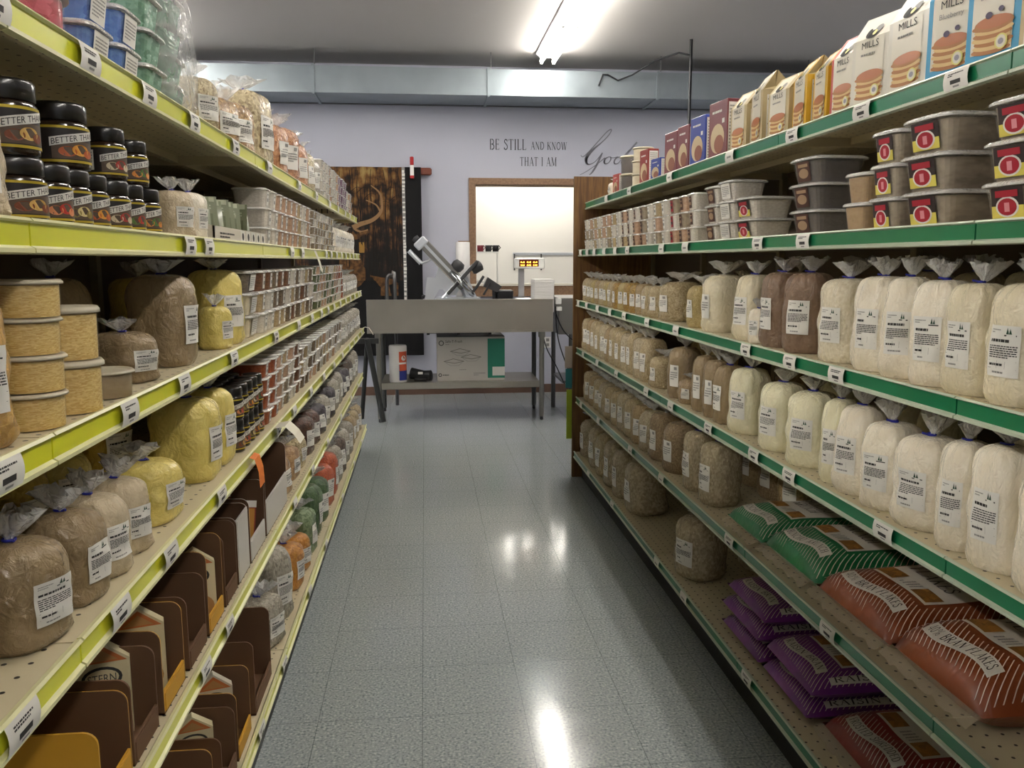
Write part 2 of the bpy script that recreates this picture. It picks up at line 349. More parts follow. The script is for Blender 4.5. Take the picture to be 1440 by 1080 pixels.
# duct with seams, hangers
d = tag(empty('air_duct', (0, 7.88, 2.83)), 'long rectangular galvanised air duct running along the far wall under the ceiling', 'duct')
MB().box(-3.5, 4.1, 0, .53, 0, .232).build('duct_casing', M_galv, d)
for sx in (-2.4, -.96, .607, 2.18, 3.6):
    q = MB(); q.box(sx-.012, sx+.012, -.012, 0, -.006, .24).box(sx-.012, sx+.012, 0, .53, -.012, 0); q.build('seam_flange', M_galv, d)
    MB().tube([(sx+.02, -.02, .235), (sx+.02, -.02, .37)], .004, 6).build('hanger_strap', M_steel2, d)
MB().box(-3.5, 4.1, .5, .54, -.006, 0).build('mounting_rail', M_steel2, d)
tag(MB().tube([(2.29, 7.25, 3.2), (2.29, 7.25, 3.05), (2.285, 7.24, 1.7)], .014, 8).build('conduit_pole', M_black), 'thin black conduit pole dropping from ceiling behind the boxed cake mixes', 'pole')
tag(MB().tube([(2.28, 7.24, 3.07), (2.2, 7.3, 3.1), (2.05, 7.5, 3.08), (1.92, 7.8, 3.02), (1.8, 7.86, 2.98), (1.7, 7.86, 3.03), (1.66, 7.86, 3.03), (1.62, 7.865, 2.93)], .008, 6).build('power_cable', M_black), 'black cable looping from the conduit pole to the air duct', 'cable')

# wall lettering
def wallfn(u, v, l): return (u, YW_-.002-l, v)
wl = empty('wall_lettering', (0, 0, 0)); tag(wl, 'black and grey lettered verse BE STILL AND KNOW THAT I AM God on far wall', 'wall decal')
k = MB()
k.text('BE STILL', .655, 2.471, .1, wallfn, 0, 0, w=.362, align='l', font='serif')
k.text('AND KNOW', 1.062, 2.462, .073, wallfn, 0, 0, w=.36, align='l', font='serif')
k.text('THAT I AM', .955, 2.31, .083, wallfn, 0, 0, w=.365, align='l', font='serif')
k.build('verse_text', mat('black vinyl letter', '#1d1d22', .6), wl)
def script(mb, pts, wds, mi=0):
    for i in range(len(pts)-1):
        for q in strokequads([pts[i], pts[i+1]], (wds[i]+wds[i+1])/2): mb.poly(q, wallfn, mi, 0)
def smooth(pts, n=6):
    out = []
    for i in range(len(pts)-1):
        p0 = pts[max(i-1, 0)]; p1 = pts[i]; p2 = pts[i+1]; p3 = pts[min(i+2, len(pts)-1)]
        for j in range(n):
            t_ = j/n
            out.append(tuple(.5*((2*p1[c])+(-p0[c]+p2[c])*t_+(2*p0[c]-5*p1[c]+4*p2[c]-p3[c])*t_**2+(-p0[c]+3*p1[c]-3*p2[c]+p3[c])*t_**3) for c in range(len(p1))))
    out.append(pts[-1]); return out
g = MB()
for stroke in ([(1.564,2.376,0.0079),(1.586,2.361,0.0079),(1.638,2.405,0.0099),(1.719,2.492,0.0099),(1.814,2.595,0.0106),(1.858,2.627,0.0106),(1.869,2.617,0.0092),(1.836,2.565,0.0092),(1.770,2.500,0.0106),(1.689,2.434,0.0198),(1.630,2.368,0.0297),(1.616,2.325,0.0264),(1.630,2.292,0.0172),(1.667,2.292,0.0092),(1.719,2.325,0.0079),(1.781,2.401,0.0106)], [(1.781,2.401,0.0106),(1.755,2.346,0.0172),(1.719,2.273,0.0198),(1.682,2.215,0.0158),(1.653,2.186,0.0099)], [(1.557,2.186,0.0066),(1.601,2.208,0.0073),(1.660,2.244,0.0073),(1.733,2.295,0.0073),(1.807,2.354,0.0086)], [(1.851,2.365,0.0079),(1.814,2.346,0.0132),(1.800,2.317,0.0158),(1.811,2.295,0.0119),(1.844,2.306,0.0086),(1.869,2.343,0.0106),(1.858,2.365,0.0092),(1.888,2.354,0.0066),(1.939,2.368,0.0073)], [(1.969,2.368,0.0079),(1.924,2.354,0.0132),(1.902,2.317,0.0158),(1.913,2.295,0.0119),(1.947,2.306,0.0086),(1.983,2.354,0.0086),(2.057,2.434,0.0119)], [(2.130,2.507,0.0172),(2.071,2.441,0.0172),(2.013,2.368,0.0158),(1.976,2.317,0.0132),(1.987,2.295,0.0099),(2.020,2.310,0.0079),(2.057,2.339,0.0066)]):
    s_ = smooth([(x, z, w_) for x, z, w_ in stroke]); script(g, [(a, c) for a, c, e in s_], [max(e, .004) for a, c, e in s_])
g.build('script_word', mat('grey vinyl script', '#85858d', .6), wl)

# ---------------------------------------------------------------- gondolas
def gondola(side, xs, x_ch, ys, tiers, base, name, label):
    """side -1 left +1 right; tiers: list of (z_channel_bottom, x_front)"""
    s = side; G = tag(empty(name, (0, 0, 0)), label, 'shelving unit')
    chm, lipm = (M_yel, M_yel2) if s < 0 else (M_grn, M_grn2)
    xb = s*(xs+.47)
    for y0, y1 in zip(ys, ys[1:]):
        MB().box(xb, xb+s*.02, y0+.003, y1-.003, .1, tiers[0][0]+.3 if s < 0 else 1.78).build('back_panel', mat('dark back panel', '#57493a', .6), G)
        MB().box(s*(xs+.035), s*(xs+.06), y0, y1, 0, .13).build('kick_plate', mat('black kick plate', '#1c1b19', .5), G)
    for y in ys: MB().box(xb-s*.02, xb, y-.015, y+.015, 0, 1.9).build('upright_post', mat('upright enamel', '#8d8468', .5), G)
    for ti, (z, xf) in enumerate(tiers):
        for j, (y0, y1) in enumerate(zip(ys, ys[1:])):
            a, c = y0+.002, y1-.002; zs = z+.034
            sh = MB(); sh.box(s*(xf+.004), xb, a, c, zs-.006, zs); sh.box(s*(xf+.004), s*(xf+.012), a, c, zs-.034, zs-.006)
            sh.box(s*(xf+.2), s*(xf+.22), a, c, zs-.024, zs-.006)
            for yy in (a, c-.004): sh.box(s*(xf+.012), xb, yy, yy+.004, zs-.03, zs-.006)
            o = sh.build('shelf', M_peg, G)
            ch = MB()
            prof = [(0, .0385), (-.006, .0395), (-.009, .036), (-.004, .0335), (-.0035, .008), (-.009, .005), (-.009, .0), (0, -.002)]
            P = [(s*(xf+p), z+q) for p, q in prof]
            ch.prism([P[0], P[1], P[2], P[3]], 'y', a, c, 1); ch.prism([P[3], P[4], P[7], P[0]], 'y', a, c, 0); ch.prism([P[4], P[5], P[6], P[7]], 'y', a, c, 1)
            ch.build('price_channel', [chm, lipm], o)
            shelves[(s, ti, j)] = o
    return G
shelves = {}
LT = [(1.595, .462), (1.35, .452), (1.10, .447), (.842, .434), (.522, .452), (.152, .437)]
RT = [(1.642, .965), (1.366, .925), (1.068, .915), (.779, .918), (.474, .918), (.131, .908)]
LYS = [-.3, 1.02, 2.42, 3.6, 4.75, 5.92]; RYS = [-.5, .42, 1.335, 2.25, 3.165, 4.08, 5.0]
gondola(-1, .44, 0, LYS, LT, .15, 'gondola_shelving', 'long steel gondola of six cream shelves with yellow price channels, left of aisle')
gondola(1, .92, 0, RYS, RT, .13, 'gondola_shelving', 'long steel gondola of six cream shelves with green price channels, right of aisle')
SURF = {('L', i+1): z+.035 for i, (z, x) in enumerate(LT)}; SURF.update({('R', i+1): z+.035 for i, (z, x) in enumerate(RT)})
XF = {('L', i+1): -x for i, (z, x) in enumerate(LT)}; XF.update({('R', i+1): x for i, (z, x) in enumerate(RT)})
# end panel of the green gondola
tag(MB().box(.895, 1.42, 5.018, 5.04, 0, 1.835).build('end_panel', M_woodv), 'tall brown wood end panel closing the far end of the green-edged shelving', 'panel')

# price tags on the channels
def price_tag(s, ti, y, w_=.075, big=False, mat_=None):
    z, xf = (LT if s < 0 else RT)[ti]
    ys = LYS if s < 0 else RYS
    j = [i for i in range(len(ys)-1) if ys[i] <= y < ys[i+1]]
    if not j: return
    def fn(u, v, l):      # u along the reading direction, v up
        yy = y+(u if s < 0 else -u); bulge = .010*(1-(2*v/.034-1)**2)
        return (s*(xf-.0095-bulge*.35-l), yy, z+.0025+v)
    t_ = MB(); t_.rect(-w_/2, w_/2, 0, .034, fn, 0, 0, 1, 5)
    rr = random.Random(int(y*1000)+ti)
    if y < 2.6:
        t_.lines(-w_*.32, w_*.3, .022, .029, 2, fn, 1, .0004, rr, .6)
        t_.rect(-w_*.2, w_*.22, .009, .016, fn, 1, .0004); t_.rect(-w_*.1, w_*.15, .003, .006, fn, 2, .0004)
    elif y < 4: t_.rect(-w_*.25, w_*.25, .012, .018, fn, 2, .0004)
    t_.build('price_tag', [mat_ or M_white, M_ink, M_grey], shelves[(s, ti, j[0])])
for ti, ys in {0: [.99, 1.25, 1.5, 1.78, 2.15, 2.6, 3.2, 3.7, 4.2, 4.6, 5.0, 5.3, 5.6], 1: [1.66, 1.8, 2.9, 3.15, 3.9, 4.1, 4.35, 4.6, 4.85, 5.1, 5.35, 5.6],
              2: [.895, 1.265, 1.55, 1.95, 2.5, 2.95, 3.3, 3.6, 3.85, 4.1, 4.4, 4.7, 5.0, 5.3, 5.6, 5.8], 3: [.855, 1.14, 1.37, 1.72, 2.4, 2.7, 3.1, 3.5, 3.9, 4.3, 4.7, 5.0, 5.3, 5.6],
              4: [1.6, 1.8, 2.75, 3.2, 3.7, 4.3, 4.9, 5.4], 5: [2.0, 2.35, 2.9, 3.4, 4.1, 4.8, 5.4]}.items():
    for y in ys: price_tag(-1, ti, y, .07)
for ti, ys in {0: [1.47, 1.8, 2.15, 2.6, 3.25, 3.9, 4.4], 1: [1.97, 2.25, 2.9, 3.2, 3.75, 4.0, 4.25, 4.5, 4.7, 4.9], 2: [1.75, 1.99, 2.28, 2.95, 3.35, 3.75, 4.05, 4.35, 4.65, 4.9],
              3: [1.53, 1.97, 2.2, 2.58, 3.0, 3.35, 3.9, 4.35, 4.75], 4: [1.73, 2.36, 3.1, 3.6, 4.3, 4.8], 5: [2.16, 2.75, 3.1, 3.9, 4.5]}.items():
    for y in ys: price_tag(1, ti, y, .07)
# flags hanging off the shelf edges
def flag(name, pts, y0, y1, m_, label, x):
    b_ = MB(); b_.loft([[(x+p[0], y0, p[1]) for p in pts], [(x+p[0]+.0, y1, p[1]) for p in pts]], 0, closed=False); return tag(b_.build(name, m_), label, 'tag')
flag('shelf_flag', [(0, .875), (.012, .87), (.02, .84), (.022, .80)], 2.0, 2.06, mat('orange card', '#e07a2e', .6), 'small orange paper flag clipped on the fourth yellow-edged shelf', -.424)
flag('shelf_flag', [(0, .88), (.03, .885), (.055, .86), (.07, .835)], 2.33, 2.42, mat('cream card', '#d8d3c0', .6), 'curled cream paper flag beyond the orange one on the fourth yellow-edged shelf', -.424)
flag('shelf_flag', [(0, .885), (.03, .88), (.05, .85), (.06, .83)], 5.86, 5.91, mat('cream card', '#d8d3c0', .6), 'curled cream flag at the far end of the fourth yellow-edged shelf', -.424)
flag('shelf_flag', [(0, 1.385), (.02, 1.38), (.035, 1.34), (.045, 1.30)], 3.3, 3.36, mat('cream card', '#d8d3c0', .6), 'narrow cream flag hanging from the second yellow-edged shelf', -.441)
f_ = MB().box(.862, .9, 5.042, 5.046, .24, .55); tag(f_.build('hanging_card', mat('lime card', '#9db52c', .5)), 'lime green card hanging by the end panel of the green-edged shelving', 'card')
f_ = MB().box(.855, .9, 5.042, 5.046, .56, .68); tag(f_.build('hanging_card', mat('teal card', '#2f8890', .5)), 'teal card hanging above the lime green card', 'card')
f_ = MB().box(.85, .9, 5.042, 5.046, .685, .82); tag(f_.build('hanging_card', mat('beige card', '#b5aba0', .5)), 'beige card hanging above the teal card', 'card')

# ---------------------------------------------------------------- bagged goods
NSQ = 2.7
def bag_surface(seed, slump=.0):
    rr = random.Random(seed); ph = rr.uniform(0, 6); kx = rr.uniform(-.03, .03); ky = rr.uniform(-.03, .03)
    def S(th, t_):
        c, s = math.cos(th), math.sin(th)
        x = math.copysign(abs(c)**(2/NSQ), c); y = math.copysign(abs(s)**(2/NSQ), s)
        if t_ < .1: r = .86+.14*math.sin(t_/.1*PI/2)
        elif t_ < .68: r = 1-.02*math.sin((t_-.1)/.58*PI)-.05*(t_-.1)
        else:
            q = (t_-.68)/.32; r = .11+.86*max(0, 1-q**2.1)**.7
        nz = noise.noise(Vector((c*1.3+seed*7.1, s*1.3, t_*3.2)))*.11+noise.noise(Vector((c*3+seed, s*3, t_*7)))*.05
        if t_ > .66: r *= 1+(.05*math.sin(11*th+ph)+.03*math.sin(17*th+2*ph))*min(1, (t_-.66)/.2)
        r *= 1+nz*(1 if t_ < .85 else .4)
        zz = t_ if t_ < .68 else .68+.32*math.sin((t_-.68)/.32*PI/2)**.9
        return Vector((.5*x*r+kx*t_, .5*y*r+ky*t_, zz))
    return S
def bag_body(mb, S, mi=0, nth=36, nt=26):
    rings = []
    for j in range(nt+1):
        t_ = j/nt; t_ = t_ if t_ < .6 else .6+(t_-.6)
        rings.append([tuple(S(2*PI*i/nth, t_)) for i in range(nth)])
    mb.loft(rings, mi, False, True); mb.add(rings[0], [tuple(range(nth))[::-1]], mi)
def bag_top(mb, S, seed, mi=0, n=28, big=1.0, hz=.26):
    rr = random.Random(seed+99); c = S(0, 1)*.5+S(PI, 1)*.5; rings = []
    ph = rr.uniform(0, 6); tx, ty = rr.uniform(-.1, .1), rr.uniform(-.1, .1)
    for j, (r, z) in enumerate([(.075, -.02), (.05, .01), (.06, .03), (.15*big, .1*hz/.26), (.24*big, .18*hz/.26), (.30*big, hz)]):
        ring = []
        for i in range(n):
            th = 2*PI*i/n; q = j/5; rad = r*(1+.3*q*math.sin(5*th+ph)+.18*q*math.sin(9*th+2*ph)+.1*q*rr.uniform(-1, 1))
            ring.append((c.x+rad*math.cos(th)+tx*q, c.y+rad*.75*math.sin(th)+ty*q, c.z+z+.03*q*math.sin(3*th+ph)+.03*q*rr.uniform(-1, 1)))
        rings.append(ring)
    mb.loft(rings, mi, False, True)
def bag_tie(mb, S, mi=0):
    c = S(0, 1)*.5+S(PI, 1)*.5
    mb.tube([(c.x+.062*math.cos(a), c.y+.062*math.sin(a), c.z+.012) for a in [2*PI*i/12 for i in range(13)]], .016, 5, mi, False)
    mb.tube([(c.x+.06, c.y, c.z+.012), (c.x+.13, c.y-.08, c.z+.03)], .014, 5, mi)
def label_print(mb, fn, rr, paper=0, ink=1, grey=2, w_=1, h=1, title=None, green=3):
    """a shop label in unit square u,v"""
    mb.rect(0, 1, 0, 1, fn, paper, .004, 10, 8)
    L2 = .0075
    mb.poly([(.62, .84), (.70, .84), (.66, .97)], fn, green, L2); mb.poly([(.70, .84), (.78, .84), (.74, .95)], fn, green, L2)
    mb.rect(.56, .9, .80, .825, fn, ink, L2); mb.lines(.08, .45, .84, .94, 2, fn, grey, L2, rr, .4)
    if title: mb.text(title, .5, .70, .07, fn, ink, L2, w=.86)
    else: mb.lines(.1, .9, .67, .74, 1, fn, ink, L2, rr, .8)
    mb.lines(.08, .94, .36, .62, 6, fn, ink, L2, rr, .5)
    for v in (.31, .16): mb.rect(.06, .94, v, v+.006, fn, ink, L2)
    for u in (.34, .62): mb.rect(u, u+.006, .16, .31, fn, ink, L2)
    mb.lines(.1, .9, .19, .28, 1, fn, ink, L2, rr, .5); mb.lines(.2, .8, .05, .12, 1, fn, grey, L2, rr, .5)
def content(key, tub=False):
    C = {
     'white_flour': ('#efe6d3', dict(noise2='#e6dac2', nscale=3)),
     'cream_flour': ('#e6dbbf', dict(noise2='#dccfae', nscale=3)),
     'ivory_flour': ('#ece6c6', dict(noise2='#e2dab6', nscale=3)),
     'oat_flour': ('#e2d8c0', dict(noise2='#d3c6a8', nscale=20)),
     'brown_flour': ('#866a52', dict(noise2='#765b45', nscale=4)),
     'taupe_powder': ('#98825f', dict(noise2='#897351', nscale=4)),
     'pale_powder': ('#c6b596', dict(noise2='#b8a686', nscale=4)),
     'yellow_mix': ('#e0cd72', dict(noise2='#d6c162', nscale=5)),
     'dim_yellow': ('#c6a83e', dict(noise2='#b3952f', nscale=5)),
     'oats': ('#c2b08a', dict(voro='#97825a', vscale=34)),
     'rolled_oats': ('#c4b494', dict(voro='#9c8b6c', vscale=24)),
     'bran': ('#a68d68', dict(voro='#806847', vscale=40)),
     'wheat': ('#b39b71', dict(voro='#8e754c', vscale=36)),
     'gold_grain': ('#b59245', dict(voro='#876526', vscale=30)),
     'couscous': ('#bda86f', dict(voro='#9c864f', vscale=45)),
     'dark_seed': ('#5a4634', dict(voro='#3a2b20', vscale=40)),
     'nut_mix': ('#c5a06c', dict(voro='#80603c', vscale=20)),
     'trail_mix': ('#d2c298', dict(voro='#8a7654', vscale=24)),
     'red_nuts': ('#c08a5c', dict(voro='#935c3a', vscale=18)),
     'chickpeas': ('#b49066', dict(voro='#94714a', vscale=10)),
     'cocoa_bits': ('#59341f', dict(voro='#3c2113', vscale=22)),
     'black_beans': ('#231c20', dict(voro='#3c2f3a', vscale=14)),
     'orange_lentils': ('#c2592a', dict(voro='#a34420', vscale=26)),
     'green_peas': ('#4a6434', dict(voro='#34502a', vscale=24)),
     'pale_green': ('#81926a', dict(voro='#54693f', vscale=14)),
     'popcorn': ('#c98a33', dict(voro='#a96a1f', vscale=16)),
     'grey_grain': ('#b3ab9a', dict(voro='#827a6b', vscale=26)),
     'pasta': ('#c59a4f', dict(voro='#99702d', vscale=7, stretch=(2.2, .7, 1.2))),
     'noodles': ('#ebcf80', dict(voro='#cba24a', vscale=17, stretch=(1, 1, 2.6))),
     'purple': ('#8a6f80', dict(noise2='#6d4f64', nscale=6)),
     'red_candy': ('#a8182c', dict(voro='#d4586a', vscale=7)),
     'blue_candy': ('#1f62c4', dict(voro='#5b90d8', vscale=7)),
     'green_candy': ('#1f7048', dict(voro='#74a88a', vscale=7)),
     'brown_spice': ('#7a5236', dict(noise2='#5d3a24', nscale=10)),
     'orange_spice': ('#a3562c', dict(noise2='#8d4522', nscale=10)),
     'pink_spice': ('#bd9c82', dict(noise2='#a9866b', nscale=10)),
     'beige_spice': ('#b9a27d', dict(noise2='#9c865f', nscale=16)),
     'mixed_spice': ('#7f6c55', dict(voro='#4f3f30', vscale=20)),
     'salt': ('#d6cfc3', dict(noise2='#c2baac', nscale=16)),
     'green_herb': ('#67704a', dict(voro='#444d2e', vscale=30)),
     'dark_powder': ('#4f4440', dict(noise2='#443a36', nscale=5)),
     'grey_powder': ('#a3937c', dict(noise2='#7d6d58', nscale=4)),
     'tan_powder': ('#a98757', dict(noise2='#98774a', nscale=7)),
    }[key]
    if tub: return mat(key.replace('_', ' ')+' in tub', C[0], .6, coat=.3, bump=.12, bscale=5, **C[1])
    return mat(key.replace('_', ' ')+' in film', C[0], .55, coat=1, bump=1.0, bscale=5.5, coatbump=True, **C[1])
_bm = {}
def bag_meshes(seed, kind, far):
    key = (seed, kind, far)
    if key in _bm: return _bm[key]
    S = bag_surface(seed); rr = random.Random(seed)
    def fn(u, v, l):
        yy = (u-.5)*(.5 if not far else .36); r_ = 1.0
        p = min(.999, abs(yy)/.5); x = .5*(1-p**NSQ)**(1/NSQ); th = math.atan2(math.copysign(abs(yy/.5)**(NSQ/2), yy), (x/.5)**(NSQ/2))
        t_ = .24+v*.42; P = S(th, t_); nrm = Vector((math.cos(th), math.sin(th), 0)); return tuple(P+nrm*(.012+l))
    lm = [M_white, M_ink, M_grey, mat('label green', '#2c4a38', .6)]
    if far:
        b_ = MB(); bag_body(b_, S, 0, 20, 12); bag_top(b_, S, seed, 1, 16, 1.2, .22)
        b_.rect(0, 1, 0, 1, fn, 2, .004, 6, 4); b_.lines(.1, .9, .3, .7, 4, fn, 3, .01, rr, .5); b_.rect(.55, .85, .78, .92, fn, 3, .01)
        _bm[key] = b_.mesh(kind+' bag', [content(kind), M_film, M_white, M_grey])
    else:
        a = MB(); bag_body(a, S); t_ = MB(); bag_top(t_, S, seed); ti = MB(); bag_tie(ti, S); lb = MB(); label_print(lb, fn, rr)
        _bm[key] = (a.mesh('pouch', content(kind)), t_.mesh('gathered top', M_film), ti.mesh('tie', M_tie), lb.mesh('label', lm))
    return _bm[key]
bagno = [0]
def bag(name, kind, x, y, z, w_, d_, h, rz, label, group, far=False, seed=None, tuft=.13):
    bagno[0] += 1; seed = seed if seed is not None else bagno[0] % 6
    if far:
        o = inst(name, bag_meshes(seed % 4, kind, True), None, (x, y, z), rz, (d_, w_, h)); return tag(o, label, 'bag', group)
    ms = bag_meshes(seed, kind, False)
    o = tag(empty(name, (x, y, z), rz), label, 'bag', group)
    for nm, me in zip(('pouch', 'gathered_top', 'twist_tie', 'printed_label'), ms):
        if nm in ('gathered_top', 'twist_tie'):
            k2 = min(1.0, tuft/h); inst(nm, me, o, (0, 0, h*(1-k2)), None, (d_, w_, h*k2))
        else: inst(nm, me, o, None, None, (d_, w_, h))
    return o

def headroom(side, tier):
    return 1.0 if tier == 1 else ((LT if side == 'L' else RT)[tier-2][0]-.003)-SURF[(side, tier)]
DESC = dict(white_flour='white flour bag', cream_flour='cream coloured flour bag', ivory_flour='ivory powder bag', oat_flour='speckled oat flour bag', brown_flour='dark brown flour bag',
    taupe_powder='light brown powder bag', pale_powder='pale beige powder bag', yellow_mix='bright yellow mix bag', dim_yellow='deep yellow mix bag', oats='oats bag', rolled_oats='rolled oats bag', bran='bran bag',
    wheat='wheat bag', gold_grain='golden grain bag', couscous='pale yellow grain bag', dark_seed='dark seed bag', nut_mix='mixed nuts bag', trail_mix='seed and nut mix bag', red_nuts='reddish nut bag',
    chickpeas='chickpea bag', cocoa_bits='dark brown pellet bag', black_beans='black bean bag', orange_lentils='orange lentil bag', green_peas='green split pea bag', pale_green='pale green pea bag', popcorn='golden popcorn bag',
    grey_grain='greyish grain bag', pasta='penne pasta bag', noodles='egg noodle tub', purple='purple powder tub', dark_powder='dark powder tub')
rowcount = {}
def shelf_row(side, tier, items, xin=.015, group=None, rz=None, farlim=2.7, name='food_bag'):
    """items near to far: (kind, y, w, h[, d])"""
    s = -1 if side == 'L' else 1; z = SURF[(side, tier)]; n = rowcount.get((side, tier), 0)
    for it in items:
        kind, y, w_, h = it[:4]; w_ *= .95; d_ = it[4] if len(it) > 4 else max(.105, w_*1.05)
        h = min(h, headroom(side, tier)/(1.27 if y > farlim else 1.06))
        x = XF[(side, tier)]+s*(xin+d_/2)
        a = rz if rz is not None else (R.uniform(-.6, -.1) if s < 0 else PI+R.uniform(.15, .65))
        lab = f"{DESC[kind]}, {ordw(n)} from near end in front row of {SHELF[(side, tier)]}"
        bag(name, kind, x, y, z, w_, d_, h, a, lab, group or f"bags on the {SHELF[(side, tier)]}", far=y > farlim, tuft=min(.19 if (side, tier) in (('L', 4), ('R', 4), ('L', 1)) and h < .19 else .14, (headroom(side, tier)-h)/.31)); n += 1
    rowcount[(side, tier)] = n
def back_row(side, tier, items, xoff=.2, rz=None, farlim=2.0, which='behind the front row'):
    s = -1 if side == 'L' else 1; z = SURF[(side, tier)]
    for i, (kind, y, w_, h) in enumerate(items):
        h = min(h, headroom(side, tier)/(1.27 if y > farlim else 1.06))
        a = rz if rz is not None else (R.uniform(-.6, -.2) if s < 0 else PI+R.uniform(.2, .6))
        lab = f"{DESC[kind]}, back row, {ordw(i)} from near end, {SHELF[(side, tier)]}"
        bag('food_bag', kind, XF[(side, tier)]+s*(xoff), y, z, w_, w_*1.05, h, a, lab, f"back row bags on the {SHELF[(side, tier)]}", far=y > farlim, tuft=min(.13, (headroom(side, tier)-h)/.31))

# right gondola, third shelf
rows = [('cream_flour', 1.272, .125, .2), ('cream_flour', 1.39, .105, .197), ('white_flour', 1.5, .112, .2), ('white_flour', 1.612, .1, .204), ('white_flour', 1.722, .118, .203), ('oat_flour', 1.876, .128, .195),
        ('brown_flour', 2.083, .13, .206), ('brown_flour', 2.228, .12, .205), ('white_flour', 2.325, .06, .1, .06), ('cream_flour', 2.43, .115, .195), ('cream_flour', 2.733, .145, .19), ('couscous', 2.90, .12, .15), ('oats', 3.25, .17, .155)]
y = 3.42
for i, kd in enumerate(['oats', 'oats', 'wheat', 'gold_grain', 'gold_grain', 'couscous', 'gold_grain', 'oats', 'couscous', 'oats', 'wheat', 'couscous', 'oats', 'oats']):
    rows.append((kd, y, .1, .13+.01*R.random())); y += .113
shelf_row('R', 3, rows, group='bags on the third green shelf')
back_row('R', 3, [('white_flour', 1.55, .12, .215), ('cream_flour', 1.72, .12, .21), ('white_flour', 1.9, .12, .21), ('brown_flour', 2.25, .11, .2), ('cream_flour', 2.6, .12, .2), ('couscous', 3.02, .12, .16), ('oats', 3.3, .12, .15)], .29)
# right gondola, fourth shelf
rows = [('white_flour', 1.175, .115, .212), ('white_flour', 1.293, .105, .215), ('white_flour', 1.40, .085, .2), ('white_flour', 1.524, .13, .182), ('white_flour', 1.655, .12, .184), ('white_flour', 1.775, .11, .2),
        ('ivory_flour', 1.87, .08, .2), ('ivory_flour', 2.035, .13, .192), ('ivory_flour', 2.215, .13, .19), ('ivory_flour', 2.45, .125, .2), ('taupe_powder', 2.597, .1, .19), ('taupe_powder', 2.71, .1, .195), ('taupe_powder', 2.83, .1, .2),
        ('bran', 2.98, .11, .09), ('taupe_powder', 3.12, .13, .207), ('oats', 3.38, .13, .13)]
y = 3.55
for i, kd in enumerate(['oats', 'rolled_oats', 'oats', 'rolled_oats', 'oats', 'oats', 'wheat', 'rolled_oats', 'oats', 'oats', 'wheat', 'oats']):
    rows.append((kd, y, .115, .18+.015*R.random())); y += .123
shelf_row('R', 4, rows, group='bags on the fourth green shelf')
back_row('R', 4, [('white_flour', 1.3, .12, .2), ('white_flour', 1.5, .12, .2), ('ivory_flour', 1.8, .12, .2), ('white_flour', 1.95, .12, .19), ('ivory_flour', 2.3, .12, .19), ('taupe_powder', 2.6, .12, .19), ('oats', 3.3, .12, .2), ('oats', 3.5, .12, .2)], .29)
# right gondola, fifth shelf beyond the cereal
rows = [('rolled_oats', 2.715, .14, .215), ('rolled_oats', 2.9, .12, .215), ('bran', 3.16, .16, .2), ('bran', 3.36, .14, .2), ('rolled_oats', 3.53, .13, .18)]
y = 3.68
for kd in ['wheat', 'oats', 'rolled_oats', 'oats', 'oats', 'rolled_oats', 'oats', 'wheat', 'oats']: rows.append((kd, y, .122, .175+.015*R.random())); y += .145
shelf_row('R', 5, rows, group='bags on the fifth green shelf', farlim=3.1)
back_row('R', 5, [('wheat', 2.57, .15, .19), ('bran', 2.75, .14, .2), ('wheat', 2.94, .14, .18), ('rolled_oats', 3.2, .14, .2)], .32)
rows = [('rolled_oats', 2.93, .19, .23), ('rolled_oats', 3.74, .2, .25), ('rolled_oats', 4.0, .16, .24), ('rolled_oats', 4.2, .16, .24), ('oats', 4.42, .16, .235), ('rolled_oats', 4.62, .16, .23), ('rolled_oats', 4.88, .17, .225)]
shelf_row('R', 6, rows, group='bags on the bottom green shelf', farlim=3.1)
back_row('R', 6, [('rolled_oats', 2.72, .13, .17), ('rolled_oats', 2.98, .14, .2)], .36)

# left gondola
shelf_row('L', 1, [('trail_mix', 2.08, .12, .13), ('nut_mix', 2.29, .16, .125), ('nut_mix', 2.5, .15, .15), ('trail_mix', 2.78, .2, .235), ('red_nuts', 3.09, .17, .185), ('red_nuts', 3.34, .18, .21), ('red_nuts', 3.6, .15, .19), ('trail_mix', 3.83, .14, .18), ('grey_grain', 4.02, .13, .17)], farlim=3.0, group='nut bags on the top yellow shelf')
shelf_row('L', 2, [('pale_powder', 1.005, .105, .125, .11)], rz=-.6)
shelf_row('L', 2, [('pale_powder', 1.77, .09, .095, .07), ('white_flour', 1.88, .09, .1, .07)])
rowcount[('L', 2)] = 5
shelf_row('L', 2, [('white_flour', 4.62+i*.135, .11, .14) for i in range(9)])
shelf_row('L', 3, [('pasta', .955, .13, .175, .13)], rz=-.45, group=None)
rowcount[('L', 3)] = 5
shelf_row('L', 3, [('taupe_powder', 1.50, .095, .085, .12), ('taupe_powder', 1.73, .125, .18, .125), ('yellow_mix', 2.04, .085, .1, .07), ('yellow_mix', 2.16, .13, .185, .12)])
back_row('L', 3, [('taupe_powder', 1.66, .12, .175), ('yellow_mix', 2.12, .12, .17)], .25)
shelf_row('L', 3, [('grey_grain', 5.0+i*.13, .11, .12) for i in range(7)])
shelf_row('L', 4, [('taupe_powder', .845, .115, .135, .125), ('taupe_powder', 1.035, .115, .128, .12), ('taupe_powder', 1.165, .1, .125, .11), ('pale_powder', 1.265, .095, .12, .11), ('pale_powder', 1.36, .09, .12, .11),
    ('yellow_mix', 1.525, .125, .11, .125), ('yellow_mix', 1.82, .14, .175, .14), ('yellow_mix', 1.96, .11, .175, .11)], group='bags on the fourth yellow shelf')
